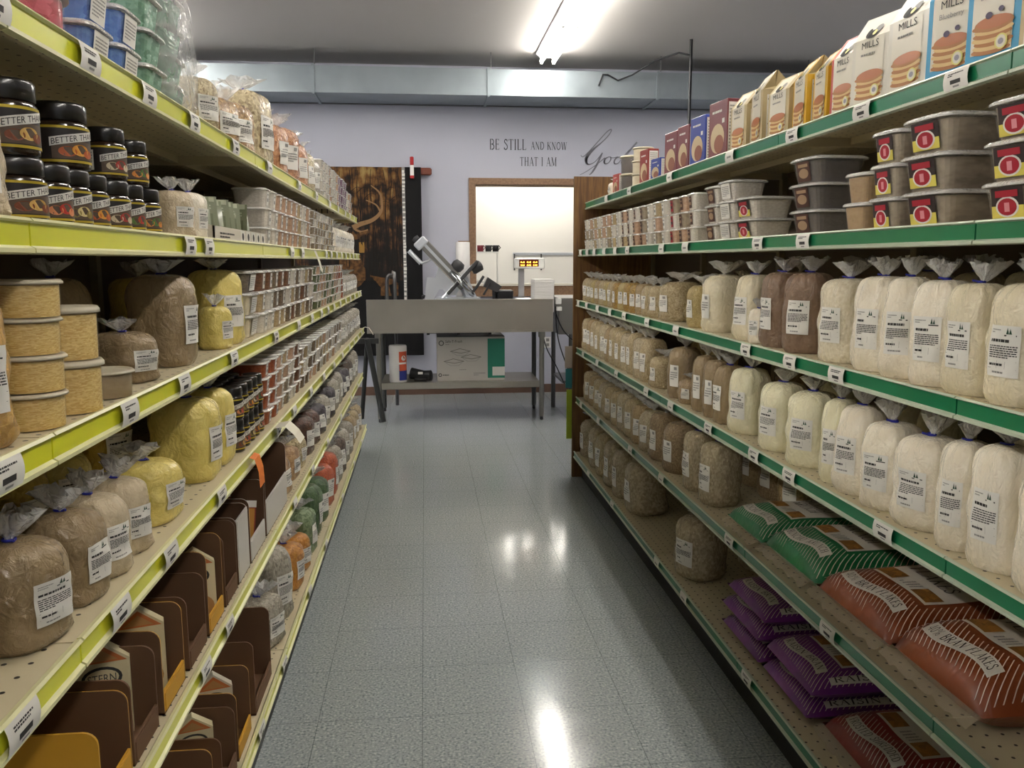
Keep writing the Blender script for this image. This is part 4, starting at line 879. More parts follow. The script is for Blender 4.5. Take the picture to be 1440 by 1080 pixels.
# ---------------------------------------------------------------- cereal bags, lower right
def cereal(x, y, z, lx, wy, hz, colA, colB, ribbon, panel, label, cat='cereal bag', rz=0, seed=0, seal=True):
    rr = random.Random(seed); o = tag(empty('cereal_bag', (x, y, z), rz), label, cat, 'cereal bags on the lower green shelves')
    def top(u, v, l=0):     # u 0..1 from aisle inwards, v 0..1 from near (right) to far
        a, c = abs(2*u-1), abs(2*v-1)
        zz = (max(0, 1-a**4)*max(0, 1-c**4))**.42
        zz *= 1+.1*noise.noise(Vector((u*3+seed, v*3, 0)))
        return (u*lx, (v-.5)*wy, hz*.38+hz*.62*zz+l)
    def bot(u, v, l=0):
        a, c = abs(2*u-1), abs(2*v-1)
        return (u*lx, (v-.5)*wy, hz*.38*(1-(max(0, 1-a**6)*max(0, 1-c**6))**.5))
    b2 = MB(); n = 20
    for fnx in (top, bot):
        b2.loft([[fnx(i/n, j/n) for i in range(n+1)] for j in range(n+1)], 0, False, True, closed=False)
    # diagonal pinstripes
    kx = 25; sl_ = 1.25*wy/lx
    def tops(u, v):
        p = top(u, v, .0014); return (lx/2+(p[0]-lx/2)*1.007, p[1]*1.007, p[2])
    for i in range(-30, 26):
        for sg in range(22):
            v0, v1 = .012+.976*sg/22, .012+.976*(sg+1)/22
            u0, u1 = i/kx+v0*sl_, i/kx+v1*sl_
            if u0 < .006 or u1 > .985: continue
            um = (u0+u1)/2; vm = (v0+v1)/2
            if .245 < um < .94 and .155 < vm < .845: continue
            b2.add([tops(u0, v0), tops(u0+.0065, v0), tops(u1+.0065, v1), tops(u1, v1)], [(0, 1, 2, 3)], 1)
    b2.build('pouch', [mat('cereal film '+colA, colA, .35, coat=.25, noise2=colB, nscale=5, bump=.3, bscale=12), mat('pale stripe '+colA, '#d3c2b4', .5)], o)
    pn = MB(); pf = lambda u, v, l: top(u, 1-v, l)       # reading v runs far -> near
    cream_, brown_, ink_ = 0, 1, 2
    pn.rect(.27, .92, .18, .82, pf, 0, .0015, 14, 14); pn.rect(.285, .39, .62, .8, pf, 1, .003, 5, 5); pn.rect(.285, .39, .2, .4, pf, 1, .003, 5, 5)
    pn.lines(.3, .38, .44, .6, 4, lambda u, v, l: pf(u, v, l), 3, .003, rr, .4)
    def tf(u, v, l): return top(u, v, l)
    def txt(mb, s_, uc, vc, hgt, wid, mi, lift):
        fnn = lambda a, c_, l: top(uc+c_, vc-a, l); mb.text(s_, 0, 0, hgt, fnn, mi, lift, w=wid, font='serif')
    for i, ln in enumerate(panel): txt(pn, ln, .61-i*.11, .52, .085, .075*len(ln), 2, .003)
    pn.build('front_panel', [mat('pouch panel', '#cfc8bc', .5), mat('cereal picture', '#7d5426', .5, voro='#a8742f', vscale=60), mat('panel lettering', '#3d3430', .5), M_grey], o)
    rb = MB(); rib = lambda a, c_, l: top(.125+c_+.02*math.sin(a*9), .5-a, l)
    rb.rect(-.34, .34, -.04, .04, rib, 0, .002, 18, 2); rb.text(ribbon, 0, 0, .05, rib, 1, .0035, w=.6, font='serif'); rb.build('name_ribbon', [mat('ribbon pale', '#d2cbc0', .5), mat('ribbon lettering', '#3d3430', .5)], o)
    # name strip on the end facing the entrance
    e = MB(); ef = lambda a, c_, l: top(.5+a, .05+c_, l)
    if not seal:
        e.rect(-.36, .4, -.03, .03, ef, 0, .003, 14, 3); e.text(ribbon, .02, 0, .042, ef, 1, .005, w=.7, font='serif'); e.build('end_ribbon', [mat('ribbon pale', '#d2cbc0', .5), mat('ribbon lettering', '#3d3430', .5)], o)
    if seal:
        sl = MB(); n = 14
        rows_ = []
        for j in range(n+1):
            v = j/n; w1 = .006*math.sin(j*2.1+seed)
            rows_.append([(.004, (v-.5)*wy*.97, hz*.38), (-.014, (v-.5)*wy*.96, hz*.32+w1), (-.028+.004*rr.uniform(-1, 1), (v-.5)*wy*.95, hz*.22+w1)])
        sl.loft(rows_, 0, False, True, closed=False); sl.build('clear_seal', mat('tan clear seal', '#c9b79c', .25, coat=.6, alpha=.4, bump=.6, bscale=20), o)
    return o
GA, GB = '#1c7f4a', '#156a3c'; BA, BB = '#954c28', '#823f20'; PA, PB = '#7f2c8c', '#6c2278'; RA, RB = '#8d2d28', '#78221f'
cereal(.945, 2.345, SURF[('R', 5)], .40, .275, .085, GA, GB, "BUNCHO' KRUNCH", ["BUNCHO'", 'KRUNCH'], 'green striped crunch cereal bag farther from the viewer, fifth green-edged shelf', seed=1)
cereal(.95, 2.045, SURF[('R', 5)], .41, .315, .10, GA, GB, "BUNCHO' KRUNCH", ["BUNCHO'", 'KRUNCH'], 'green striped crunch cereal bag next to the rusty bran bags, fifth green-edged shelf', seed=2)
cereal(.95, 1.715, SURF[('R', 5)], .41, .33, .10, BA, BB, '40% BRAN FLAKES', ['40% BRAN', 'FLAKES'], 'rusty red bran flakes bag touching the green bag, fifth green-edged shelf', seed=3)
cereal(.95, 1.40, SURF[('R', 5)], .42, .29, .115, BA, BB, '40% BRAN FLAKES', ['40% BRAN', 'FLAKES'], 'rusty red bran flakes bag nearest the viewer, fifth green-edged shelf', seed=4)
zb = SURF[('R', 6)]
hh = .062
cereal(.94, 2.335, zb, .38, .3, hh, PA, PB, 'RAISIN BRAN', ['RAISIN', 'BRAN'], 'purple raisin bran bag, lowest of the farther pile, bottom green-edged shelf', seed=5, seal=False)
cereal(.94, 2.345, zb+hh, .38, .3, hh, PA, PB, 'RAISIN BRAN', ['RAISIN', 'BRAN'], 'purple raisin bran bag in the middle of the farther pile, bottom green-edged shelf', seed=6, seal=False)
cereal(.95, 2.325, zb+2*hh, .38, .3, hh, PA, PB, 'RAISIN BRAN', ['RAISIN', 'BRAN'], 'purple raisin bran bag topping the farther pile, bottom green-edged shelf', seed=7, seal=False)
cereal(.945, 2.03, zb, .39, .29, hh, PA, PB, 'RAISIN BRAN', ['RAISIN', 'BRAN'], 'purple raisin bran bag, lower of the nearer pile, bottom green-edged shelf', seed=8, seal=False)
cereal(.95, 2.02, zb+hh, .39, .29, hh+.01, PA, PB, 'RAISIN BRAN', ['RAISIN', 'BRAN'], 'purple raisin bran bag, upper of the nearer pile, bottom green-edged shelf', seed=9, seal=False)
cereal(.97, 1.70, zb, .4, .3, .08, RA, RB, 'FROSTED SHREDDED', ['SHREDDED', 'WHEAT'], 'dark red frosted wheat cereal bag nearest on the bottom green-edged shelf', seed=10)

# ---------------------------------------------------------------- top right: paper bags and boxes
z1 = SURF[('R', 1)]; xr = XF[('R', 1)]
def pancake(mb, f3, cx, cz, w_, h, berries=False, mi0=2):
    for i in range(7): mb.ell(cx+w_*.03*((i*7)%3-1), cz+h*.10*i, w_*.5, h*.11, f3, mi0 if i % 2 == 0 else mi0+1, .0006+.0002*i)
    mb.ell(cx+w_*.03, cz+h*.66, w_*.5, h*.2, f3, mi0, .002); mb.ell(cx+w_*.03, cz+h*.7, w_*.45, h*.16, f3, mi0+2, .0023)
    if berries:
        mb.ell(cx-.1*w_, cz+h*.88, w_*.09, h*.09, f3, 7, .003); mb.ell(cx+.2*w_, cz+h*.98, w_*.07, h*.07, f3, 7, .003)
    mb.ell(cx+w_*.25, cz+h*.15, w_*.16, h*.2, f3, 5, .003); mb.ell(cx+w_*.25, cz+h*.15, w_*.12, h*.16, f3, 0, .0033); mb.ell(cx+w_*.25, cz+h*.15, w_*.07, h*.08, f3, 6, .0036)
def paperbag(y, w_, h, d_, side, label, berries=False, word=None, rz=0, xin=.022):
    """front faces the aisle (-X)"""
    o = tag(empty('baking_mix_bag', (xr+xin, y, z1), rz), label, 'paper bag', 'paper bags of mix on the top green shelf')
    hb = h*.74; W2 = w_/2
    b2 = MB(); rid = d_*.42
    v = [(0,-W2,0),(0,W2,0),(d_,W2,0),(d_,-W2,0),(0,-W2,hb),(0,W2,hb),(d_,W2,hb),(d_,-W2,hb),(rid,-W2,h),(rid,W2,h),(rid+.003,W2,h),(rid+.003,-W2,h),(rid,-W2*.8,hb+.01),(rid,W2*.8,hb+.01)]
    b2.add(v, [(0,4,5,1),(2,6,7,3),(1,5,6,2),(3,7,4,0),(0,1,2,3),(4,8,9,5),(6,10,11,7)], 0); b2.add(v, [(4,12,8),(7,11,12),(4,7,12),(5,9,13),(6,13,10),(5,13,6)], 1)
    b2.build('bag_body', [side, mat('inner fold paper', '#b9a67c', .6)], o)
    p = MB(); f3 = lambda u, v_, l: (-.0008-l if v_ <= hb else (v_-hb)/(h-hb)*rid-.0008-l, -u, v_)
    p.rect(-W2*.8, W2*.7, h*.1 if berries else .004, hb, f3, 0); p.rect(-W2*.7, W2*.6, hb, h*.97, f3, 0)
    pancake(p, f3, 0, h*.12, w_*.72, h*.32, berries)
    p.ell(0, h*.78, w_*.17, h*.05, f3, 1, .002); p.ell(w_*.1, h*.83, w_*.1, h*.045, f3, 8, .0023); p.ell(-w_*.12, h*.80, w_*.06, h*.05, f3, 1, .0026); p.ell(w_*.05, h*.79, w_*.05, h*.03, f3, 5, .0029); p.text('MILLS', 0, h*.67, h*.075, f3, 1, .002, w=w_*.45); (p.text(word, 0, h*.565, h*.05, f3, 8, .002, w=w_*.5) if word == 'Blueberry' else p.lines(-w_*.24, w_*.24, h*.545, h*.59, 1, f3, 8, .002, random.Random(6), .5))
    p.lines(-w_*.25, w_*.2, h*.03, h*.05, 1, f3, 1, .001, random.Random(1), .6)
    p.build('front_print', [mat('bag cream print', '#d6cfbd', .45, coat=.2), M_ink, mat('pancake brown', '#a9713f', .5), mat('pancake pale', '#d6b67c', .5), mat('pancake top', '#b0683a', .35), mat('badge yellow', '#d8cf7a', .5), mat('badge grey', '#8f8a93', .5), mat('berry', '#463a52', .5), M_grey], o)
    q = MB(); f4 = lambda u, v_, l: (d_/2+u, -W2-.0008-l, v_); q.rect(-d_*.36, d_*.36, h*.08, hb*.9, f4, 0); q.lines(-d_*.3, d_*.3, h*.12, hb*.84, 12, f4, 1, .0008, random.Random(int(y*100)), .35)
    q.rect(-d_*.33, d_*.33, hb*.8, hb*.83, f4, 2, .001); q.rect(-d_*.33, d_*.33, hb*.35, hb*.37, f4, 2, .001); q.build('nutrition_panel', [M_white, M_grey, M_ink], o)
    c_ = MB(); c_.tube([(rid-.004, -W2*.7, h-.004), (rid-.008, -W2*.9, h*.93), (rid-.006, -W2*.5, h*.86)], .0022, 5); c_.build('string_tie', M_wht, o)
    return o
blue_p = mat('blue paper', '#2b8fb8', .4, coat=.3); wh_p = mat('pale paper', '#cfc9ba', .45, coat=.2); yl_p = mat('yellow paper', '#d9ab2a', .45, coat=.2); tn_p = mat('tan paper', '#b8a67e', .5); rd_p = mat('red paper', '#b5402f', .45)
for i, (y, w_, h, sd, lb, be, wd) in enumerate([
    (1.30, .1, .2, tn_p, 'tan baking mix bag nearest on the top green-edged shelf', False, 'Biscuit'),
    (1.425, .105, .205, blue_p, 'blue blueberry pancake mix bag, nearer of the two, top green-edged shelf', True, 'Blueberry'),
    (1.545, .105, .205, blue_p, 'blue blueberry pancake mix bag, farther of the two, top green-edged shelf', True, 'Blueberry'),
    (1.69, .125, .205, wh_p, 'pale pancake mix bag beside the blue bags, top green-edged shelf', False, None),
    (1.835, .115, .2, wh_p, 'pale pancake mix bag beside the red one, top green-edged shelf', False, 'Old Fash'),
    (1.955, .1, .185, rd_p, 'red edged baking mix bag half behind a pale bag, top green-edged shelf', False, None),
    (2.07, .1, .175, yl_p, 'yellow pancake mix bag, nearer of the two yellow ones, top green-edged shelf', False, None),
    (2.185, .11, .18, yl_p, 'yellow pancake mix bag, farther of the two yellow ones, top green-edged shelf', False, 'Maple'),
    (2.32, .115, .17, tn_p, 'tan pancake mix bag with open top beside the yellow bags, top green-edged shelf', False, None),
    (2.475, .12, .205, tn_p, 'tan pancake mix bag with tall folded top, top green-edged shelf', False, None),
    (2.62, .11, .185, tn_p, 'farthest tan pancake mix bag next to the maroon boxes, top green-edged shelf', False, None)]):
    paperbag(y, w_, h, .09, sd, lb, be, wd, rz=-.12 if i in (6, 7, 9) else R.uniform(.05, .3))
def cakebox(y, w_, h, d_, c_, label, rz=.12, picture='#c8b48f'):
    o = tag(empty('cake_mix_box', (xr+.015, y, z1), rz), label, 'box', 'boxed mixes on the top green shelf')
    MB().rbox(0, d_, -w_/2, w_/2, 0, h, .0015).build('carton_body', c_, o)
    p = MB(); f3 = lambda u, v_, l: (-.0007-l, -u, v_); p.ell(0, h*.35, w_*.38, h*.26, f3, 0, 0); p.ell(.1*w_, h*.25, w_*.26, h*.16, f3, 1, .0006); p.lines(-w_*.3, w_*.3, h*.78, h*.86, 1, f3, 2, .0006, random.Random(2), .5)
    p.rect(w_*.25, w_*.38, h*.6, h*.68, f3, 2, .0006); p.build('front_print', [mat('mix picture '+picture, picture, .5), mat('mix filling', '#8d5540', .5), M_white], o)
    q = MB(); f4 = lambda u, v_, l: (d_/2+u, -w_/2-.0007-l, v_); q.rect(-d_*.4, d_*.4, h*.06, h*.94, f4, 0); q.lines(-d_*.34, d_*.34, h*.1, h*.9, 14, f4, 1, .0008, random.Random(3), .4); q.build('side_print', [M_white, M_grey], o)
mar = mat('maroon carton', '#74353a', .4, coat=.2); blu = mat('blue carton', '#2c3f94', .4, coat=.2)
cakebox(2.79, .13, .185, .05, mar, 'large maroon cake mix box next to the tan paper bags, top green-edged shelf')
cakebox(3.0, .12, .17, .07, blu, 'tall blue cake mix box between maroon boxes, top green-edged shelf')
cakebox(3.17, .1, .165, .05, mar, 'maroon mix box just beyond the blue box, top green-edged shelf')
cakebox(3.33, .12, .165, .05, mar, 'farthest maroon mix box before the small packs, top green-edged shelf')
cakebox(3.55, .1, .09, .06, blu, 'small blue box lying low beyond the maroon boxes, top green-edged shelf')
cakebox(3.74, .1, .15, .05, mat('red carton', '#8d3029', .45), 'red and brown snack carton beside the black tubs, top green-edged shelf')
stack('R', 1, 3.9, ['cream_flour']*3, .1, .06, shape='rd', xin=.0, row='pale')
bag('food_bag', 'white_flour', xr+.05, 4.42, z1, .1, .09, .07, PI, 'small crumpled white bag at the far end of the top green-edged shelf', None)
cakebox(4.3, .08, .1, .05, mat('pink carton', '#b8504a', .45), 'little red and white pack beyond the black tubs, top green-edged shelf')
tag(MB().lathe([(.06, 0), (.07, .17), (.074, .175), (.074, .19), (.0, .19)], (xr+.18, 3.42, z1), 24).build('cocoa_tub', mat('white tub band', '#d5ccc0', .4)), 'white rimmed round tub standing behind the maroon boxes, top green-edged shelf', 'tub')

# ---------------------------------------------------------------- steel work table
TB = tag(empty('work_table', (0, 0, 0)), 'long stainless steel work table with raised back panel and lower shelf', 'table')
b_ = MB(); b_.rbox(-.475, 1.055, 6.86, 6.885, .765, 1.025, .004).box(-.475, 1.055, 6.855, 6.89, .755, .775).box(-.475, 1.055, 6.85, 6.895, 1.018, 1.028); b_.build('back_panel', M_steel, TB)
MB().box(-.475, 1.055, 6.885, 7.56, .86, .8985).build('table_top', M_steel, TB)
for x, y in ((-.39, 6.955), (.97, 6.93), (-.38, 7.49), (.975, 7.48)):
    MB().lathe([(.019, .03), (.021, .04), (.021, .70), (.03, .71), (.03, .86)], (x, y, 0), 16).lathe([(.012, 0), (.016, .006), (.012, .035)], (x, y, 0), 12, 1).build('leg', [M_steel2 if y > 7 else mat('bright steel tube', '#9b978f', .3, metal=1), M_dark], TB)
b_ = MB(); b_.box(-.37, .95, 6.93, 7.5, .325, .335).prism([(6.915, .285), (6.93, .28), (6.935, .335), (6.915, .335)], 'x', -.37, .95); b_.build('lower_shelf', M_steel, TB)
b_ = MB()
for x in (.02, .27, .53): b_.box(x-.012, x+.012, 6.9, 7.4, .735, .76)
b_.box(.02, .53, 6.9, 6.906, .745, .75); b_.build('underside_bracket', M_black, TB)
# second table beyond
T2 = tag(empty('side_table', (0, 0, 0)), 'narrow steel side table at the right end of the long table', 'table')
MB().rbox(1.12, 1.75, 6.98, 7.6, .72, 1.03, .004).build('table_box', mat('dull grey steel', '#8b8a86', .45, metal=.8), T2)
for x, y in ((1.235, 7.02), (1.68, 7.02), (1.16, 7.52), (1.68, 7.52)): MB().lathe([(.018, 0), (.02, .02), (.02, .72)], (x, y, 0), 12).build('leg', M_steel2, T2)
MB().box(1.16, 1.7, 7.0, 7.54, .3, .32).build('lower_shelf', M_steel2, T2)
tag(MB().box(1.33, 1.55, 7.05, 7.3, 1.031, 1.24).build('cardboard_box', mat('pale beige carton', '#b9b3a4', .6)), 'pale beige box standing on the narrow side table', 'box')
for pts in ([(1.09, 6.95, .96), (1.1, 6.96, .78), (1.13, 6.95, .62), (1.2, 6.93, .42), (1.24, 6.96, .33)], [(1.09, 6.94, .9), (1.16, 6.93, .75), (1.3, 6.92, .62), (1.42, 6.92, .5)], [(.98, 7.0, .75), (1.02, 6.97, .6), (1.1, 6.96, .45), (1.17, 6.96, .3)]):
    tag(MB().tube(smooth(pts, 5), .005, 6).build('extension_lead', M_black), 'thin black electric lead hanging beside the steel table end', 'cable', 'leads by the table end')
b_ = MB().box(1.085, 1.125, 6.84, 6.9, .93, .96).box(1.075, 1.12, 6.84, 6.89, .985, 1.03); tag(b_.build('plug_strip', M_wht), 'small white plugs at the corner of the long steel table', 'plug')
b_ = MB().box(1.205, 1.27, YW_-.008, YW_, .46, .57).box(1.222, 1.253, YW_-.011, YW_-.008, .475, .505, 1).box(1.222, 1.253, YW_-.011, YW_-.008, .525, .555, 1); tag(b_.build('wall_outlet', [M_wht, M_grey]), 'white double wall outlet low on the far wall', 'outlet')

# slicer on the table (top at z=.9)
SL = tag(empty('meat_slicer', (0, 7.2, .9)), 'large aluminium meat slicer with tilted carriage on the steel table', 'slicer')
def tilt(mb, name, m_, o=(0, 0, 0), ang=0, parent=SL):
    ob = mb.build(name, m_, parent); ob.location = o; ob.rotation_euler = (0, ang, 0); return ob
MB().prism([(.0, 0), (.5, 0), (.49, .06), (.46, .13), (.1, .13), (.02, .06)], 'y', -.16, .16).build('slicer_base', M_chrome, SL)
A = math.radians(43)
b_ = MB(); b_.rbox(-.045, .045, -.05, .05, 0, .54, .008).box(-.012, .012, -.056, -.05, .02, .52, 1); 
tilt(b_, 'carriage_beam', [mat('steel carriage', '#8f8d89', .3, metal=.9), M_chrome], (.335, -.02, .22), -A)
tilt(MB().rbox(-.055, .06, -.07, .07, 0, .07, .01), 'carriage_head', M_chrome, (-.005, -.02, .56), -A)
tilt(MB().lathe([(.012, 0), (.03, .004), (.03, .03), (.012, .035)], n=18), 'adjust_knob', M_dark, (-.058, -.02, .612), -A)
b_ = MB().tube([(-.13, -.05, .525), (-.03, -.05, .42)], .019, 12).tube([(-.03, -.05, .42), (.03, -.04, .44), (.07, -.03, .47)], .01, 8); b_.build('push_handle', M_chrome, SL)
b_ = MB().prism([(.02, .30), (.09, .30), (.12, .40), (.30, .22), (.27, .16), (.2, .14), (.15, .2), (.12, .2), (.08, .13), (.075, .1), (.0, .1), (.005, .2)], 'y', -.045, .0); b_.build('support_arm', M_chrome, SL)
b_ = MB(); n = 28; b_.lathe([(.0, 0), (.15, 0), (.155, .01), (.15, .03), (.10, .045), (0, .05)], n=n, caps=False); o = b_.build('blade_disc', mat('blade steel', '#b8bbbd', .15, metal=1), SL); o.location = (.3, -.02, .24); o.rotation_euler = (0, math.radians(47), 0)
b_ = MB().rbox(-.2, .2, -.03, .03, 0, .022, .006); tilt(b_, 'blade_guard', M_chrome, (.28, -.07, .25), -math.radians(47))
tilt(MB().rbox(-.19, .19, -.02, .02, .0, .03, .006), 'thickness_plate', M_dark, (.33, -.09, .29), -math.radians(47))
tilt(MB().rbox(-.05, .05, -.05, .05, 0, .3, .02), 'motor_column', mat('pale cast body', '#cdd2d8', .35, metal=.5), (.43, .0, .04), -math.radians(25))
b_ = MB().lathe([(.03, 0), (.05, .02), (.055, .06), (.04, .09), (0, .095)], n=18, caps=False); tilt(b_, 'meat_pusher', M_dark, (.25, -.03, .36), math.radians(40))
tilt(MB().lathe([(.035, 0), (.045, .02), (.045, .09), (.02, .1)], n=16), 'sharpener_cap', M_dark, (.40, -.03, .36), math.radians(60))
b_ = MB().tube([(.50, -.04, .31), (.44, -.05, .22), (.38, -.06, .15)], .012, 8); b_.build('lever', M_dark, SL)
b_ = MB().lathe([(.0, 0), (.018, .003), (.018, .025), (0, .03)], n=14, caps=False); tilt(b_, 'base_knob', M_black, (-.0, -.16, .14), -1.2)
# objects around the slicer
tag(MB().lathe([(.0, 0), (.062, 0), (.062, .60), (.055, .605), (0, .605)], (.34, 7.5, .9), 24, caps=False).build('paper_roll', mat('white butcher paper', '#dcdad8', .7)), 'tall white paper roll standing behind the slicer by the hatch', 'paper roll')
b_ = MB().box(.335, .455, 8.36, 8.402, 1.47, 1.535).box(.35, .4, 8.34, 8.362, 1.48, 1.525); tag(b_.build('wood_bracket', M_trimw), 'small wooden bracket on the wall at the left of the hatch', 'bracket')
SC = tag(empty('price_scale', (.9, 7.25, .9)), 'white price computing scale with lit orange display on a column', 'scale')
MB().rbox(-.13, .012, -.1, .14, 0, .09, .01).build('scale_base', M_wht, SC)
MB().rbox(-.12, .01, -.09, .04, .091, .12, .005).build('weighing_plate', M_chrome, SC)
MB().box(-.085, -.035, .05, .08, .0, .37).build('column', mat('grey column', '#9a9a9c', .4), SC)
h_ = MB().rbox(-.12, .14, .0, .1, .37, .465, .01).build('display_head', M_wht, SC)
b_ = MB(); f3 = lambda u, v, l: (u, -.001-l, v); b_.rect(-.085, .085, .39, .45, f3, 0)
for i in range(3):
    for r_, zz in enumerate((.428, .402)): b_.text('0.00'[: 4 if r_ else 3], -.055+i*.055, zz, .014, f3, 1, .0006, w=.036)
b_.build('display_screen', [mat('dark display', '#3a1208', .2, emit=.4), mat('orange digits', '#ffb040', .4, emit=3)], h_)
tag(MB().rbox(.925, 1.1, 7.1, 7.32, .9, 1.185, .006).build('foam_tray_stack', mat('white foam trays', '#e4e2de', .6, bump=.5, bscale=3, stretch=(1, 1, 60))), 'stack of white foam trays at the right end of the long table', 'tray stack')
tag(MB().rbox(.62, .76, 7.2, 7.34, .9, 1.09, .01).build('label_printer', M_black), 'black cube printer on the steel table left of the scale', 'printer')
b_ = MB().box(.57, .63, 7.2, 7.3, .9, .91).tube([(.6, 7.25, .9), (.6, 7.25, 1.1)], .02, 8).prism([(.5, 1.12), (.62, 1.07), (.66, 1.12), (.54, 1.2)], 'y', 7.2, 7.28).tube([(.5, 7.2, 1.05), (.56, 7.2, 1.15)], .009, 6)
tag(b_.build('wrapping_stand', M_dark), 'dark small machine head between slicer and black printer', 'machine')
tag(MB().rbox(.53, .63, 7.1, 7.2, .9, 1.0, .01).build('wipes_tub', mat('slate blue plastic', '#4d5a70', .4)), 'small slate blue canister beside the black printer', 'canister')
# under the table
CB = tag(empty('lid_carton', (.378, 7.02, .336)), 'white and green Safe-T-Fresh carton on the lower table shelf', 'carton')
p = MB(); p.box(-.285, .285, -.02, .38, 0, .37, 5); f3 = lambda u, v, l: (u, -.0208-l, v)
p.rect(.14, .285, .02, .355, f3, 0); p.rect(.18, .285, .04, .115, f3, 1, .0006); p.text('Safe-T-Fresh', -.145, .335, .022, f3, 2, .0006, w=.14); p.lines(-.215, -.14, .303, .314, 1, f3, 3, .0006, random.Random(8), .5)
for cx, cz in ((-.09, .25), (.0, .2), (-.145, .165)):
    pts = [(cx-.085, cz), (cx-.005, cz+.022), (cx+.085, cz), (cx+.005, cz-.016)]
    for q in strokequads(pts+[pts[0]], .005): p.poly(q, f3, 4, .0006)
    for q in strokequads([(cx-.07, cz-.01), (cx-.03, cz-.035), (cx+.04, cz-.035), (cx+.07, cz-.01)], .003): p.poly(q, f3, 3, .0006)
for cx, cz, r_ in ((-.25, .32, .019), (-.262, .05, .012)):
    pts = [(cx+r_*math.cos(a), cz+r_*math.sin(a)) for a in [2*PI*i/14 for i in range(15)]]
    for q in strokequads(pts, .006): p.poly(q, f3, 2, .0006)
p.lines(-.24, -.15, .044, .056, 1, f3, 2, .0006, random.Random(9), .6); p.lines(.02, .12, .04, .07, 2, f3, 3, .0006, random.Random(4), .5); p.lines(-.1, -.01, .088, .1, 1, f3, 3, .0006, random.Random(10), .5)
p.build('carton_body', [mat('carton green', '#1f7a62', .5), M_white, M_ink, M_grey, mat('drawing line', '#77736b', .6), mat('grey white board', '#b9b5ad', .6)], CB)
MB().box(-.285, .285, -.02, .38, .3705, .373).build('carton_flap', mat('dark tape edge', '#4a4a48', .6), CB)
PTW = tag(empty('paper_towel_roll', (-.235, 7.0, .336)), 'wrapped paper towel roll with orange and blue label on the lower table shelf', 'paper towels')
b_ = MB().lathe([(.0, 0), (.07, 0), (.074, .01), (.074, .3), (.068, .31), (.03, .312), (.02, .3)], n=28, caps=False); b_.build('towel_roll', mat('white towels', '#d9d7d2', .6, coat=.4), PTW)
p = MB(); fc = lambda u, v, l: ((.0752+l)*math.sin(u), -(.0752+l)*math.cos(u), v)
p.rect(.15, 1.25, .05, .26, fc, 0, 0, 8, 1); p.rect(.15, 1.25, .02, .1, fc, 1, .0005, 8, 1); p.poly([(.15, .1), (.15, .15), (.9, .1)], fc, 1, .0008); p.rect(.15, 1.1, .155, .17, fc, 2, .001, 8, 1); p.ell(.7, .205, .3, .022, fc, 2, .0012)
p.build('wrapper_print', [mat('towel orange', '#c85430', .5), mat('towel blue', '#2a3580', .5), M_white], PTW)
b_ = MB().tube([(-.13, 7.05, .4), (-.02, 7.02, .38), (.04, 7.0, .385)], [.05, .045, .045], 12).tube([(-.1, 7.0, .352), (.0, 6.98, .352)], .016, 8).box(-.07, -.03, 6.97, 6.976, .4, .42, 1)
tag(b_.build('hand_tool', [M_black, M_white]), 'black hand tool lying beside the paper towel roll', 'tool')
# folded stand left of the table
FS = tag(empty('folding_stand', (0, 0, 0)), 'dark steel folding stand with looped handle left of the work table', 'stand')
MB().tube([(-.47, 6.78, .72), (-.36, 6.83, .03)], .022, 8).build('leg', mat('dark painted steel', '#3c3d3c', .45, metal=.4), FS)
MB().tube([(-.47, 6.82, .72), (-.55, 7.05, .02)], .018, 8).build('leg', mat('dark painted steel', '#3c3d3c', .45, metal=.4), FS)
MB().tube(smooth([(-.34, 7.62, .9), (-.34, 7.62, 1.15), (-.32, 7.62, 1.21), (-.29, 7.62, 1.21), (-.27, 7.62, 1.15), (-.27, 7.62, .03)], 4), .016, 8).build('loop_handle', M_steel2, FS)
MB().box(-.56, -.38, 6.78, 6.84, .68, .72).build('step_plate', mat('dark painted steel', '#3c3d3c', .45, metal=.4), FS)

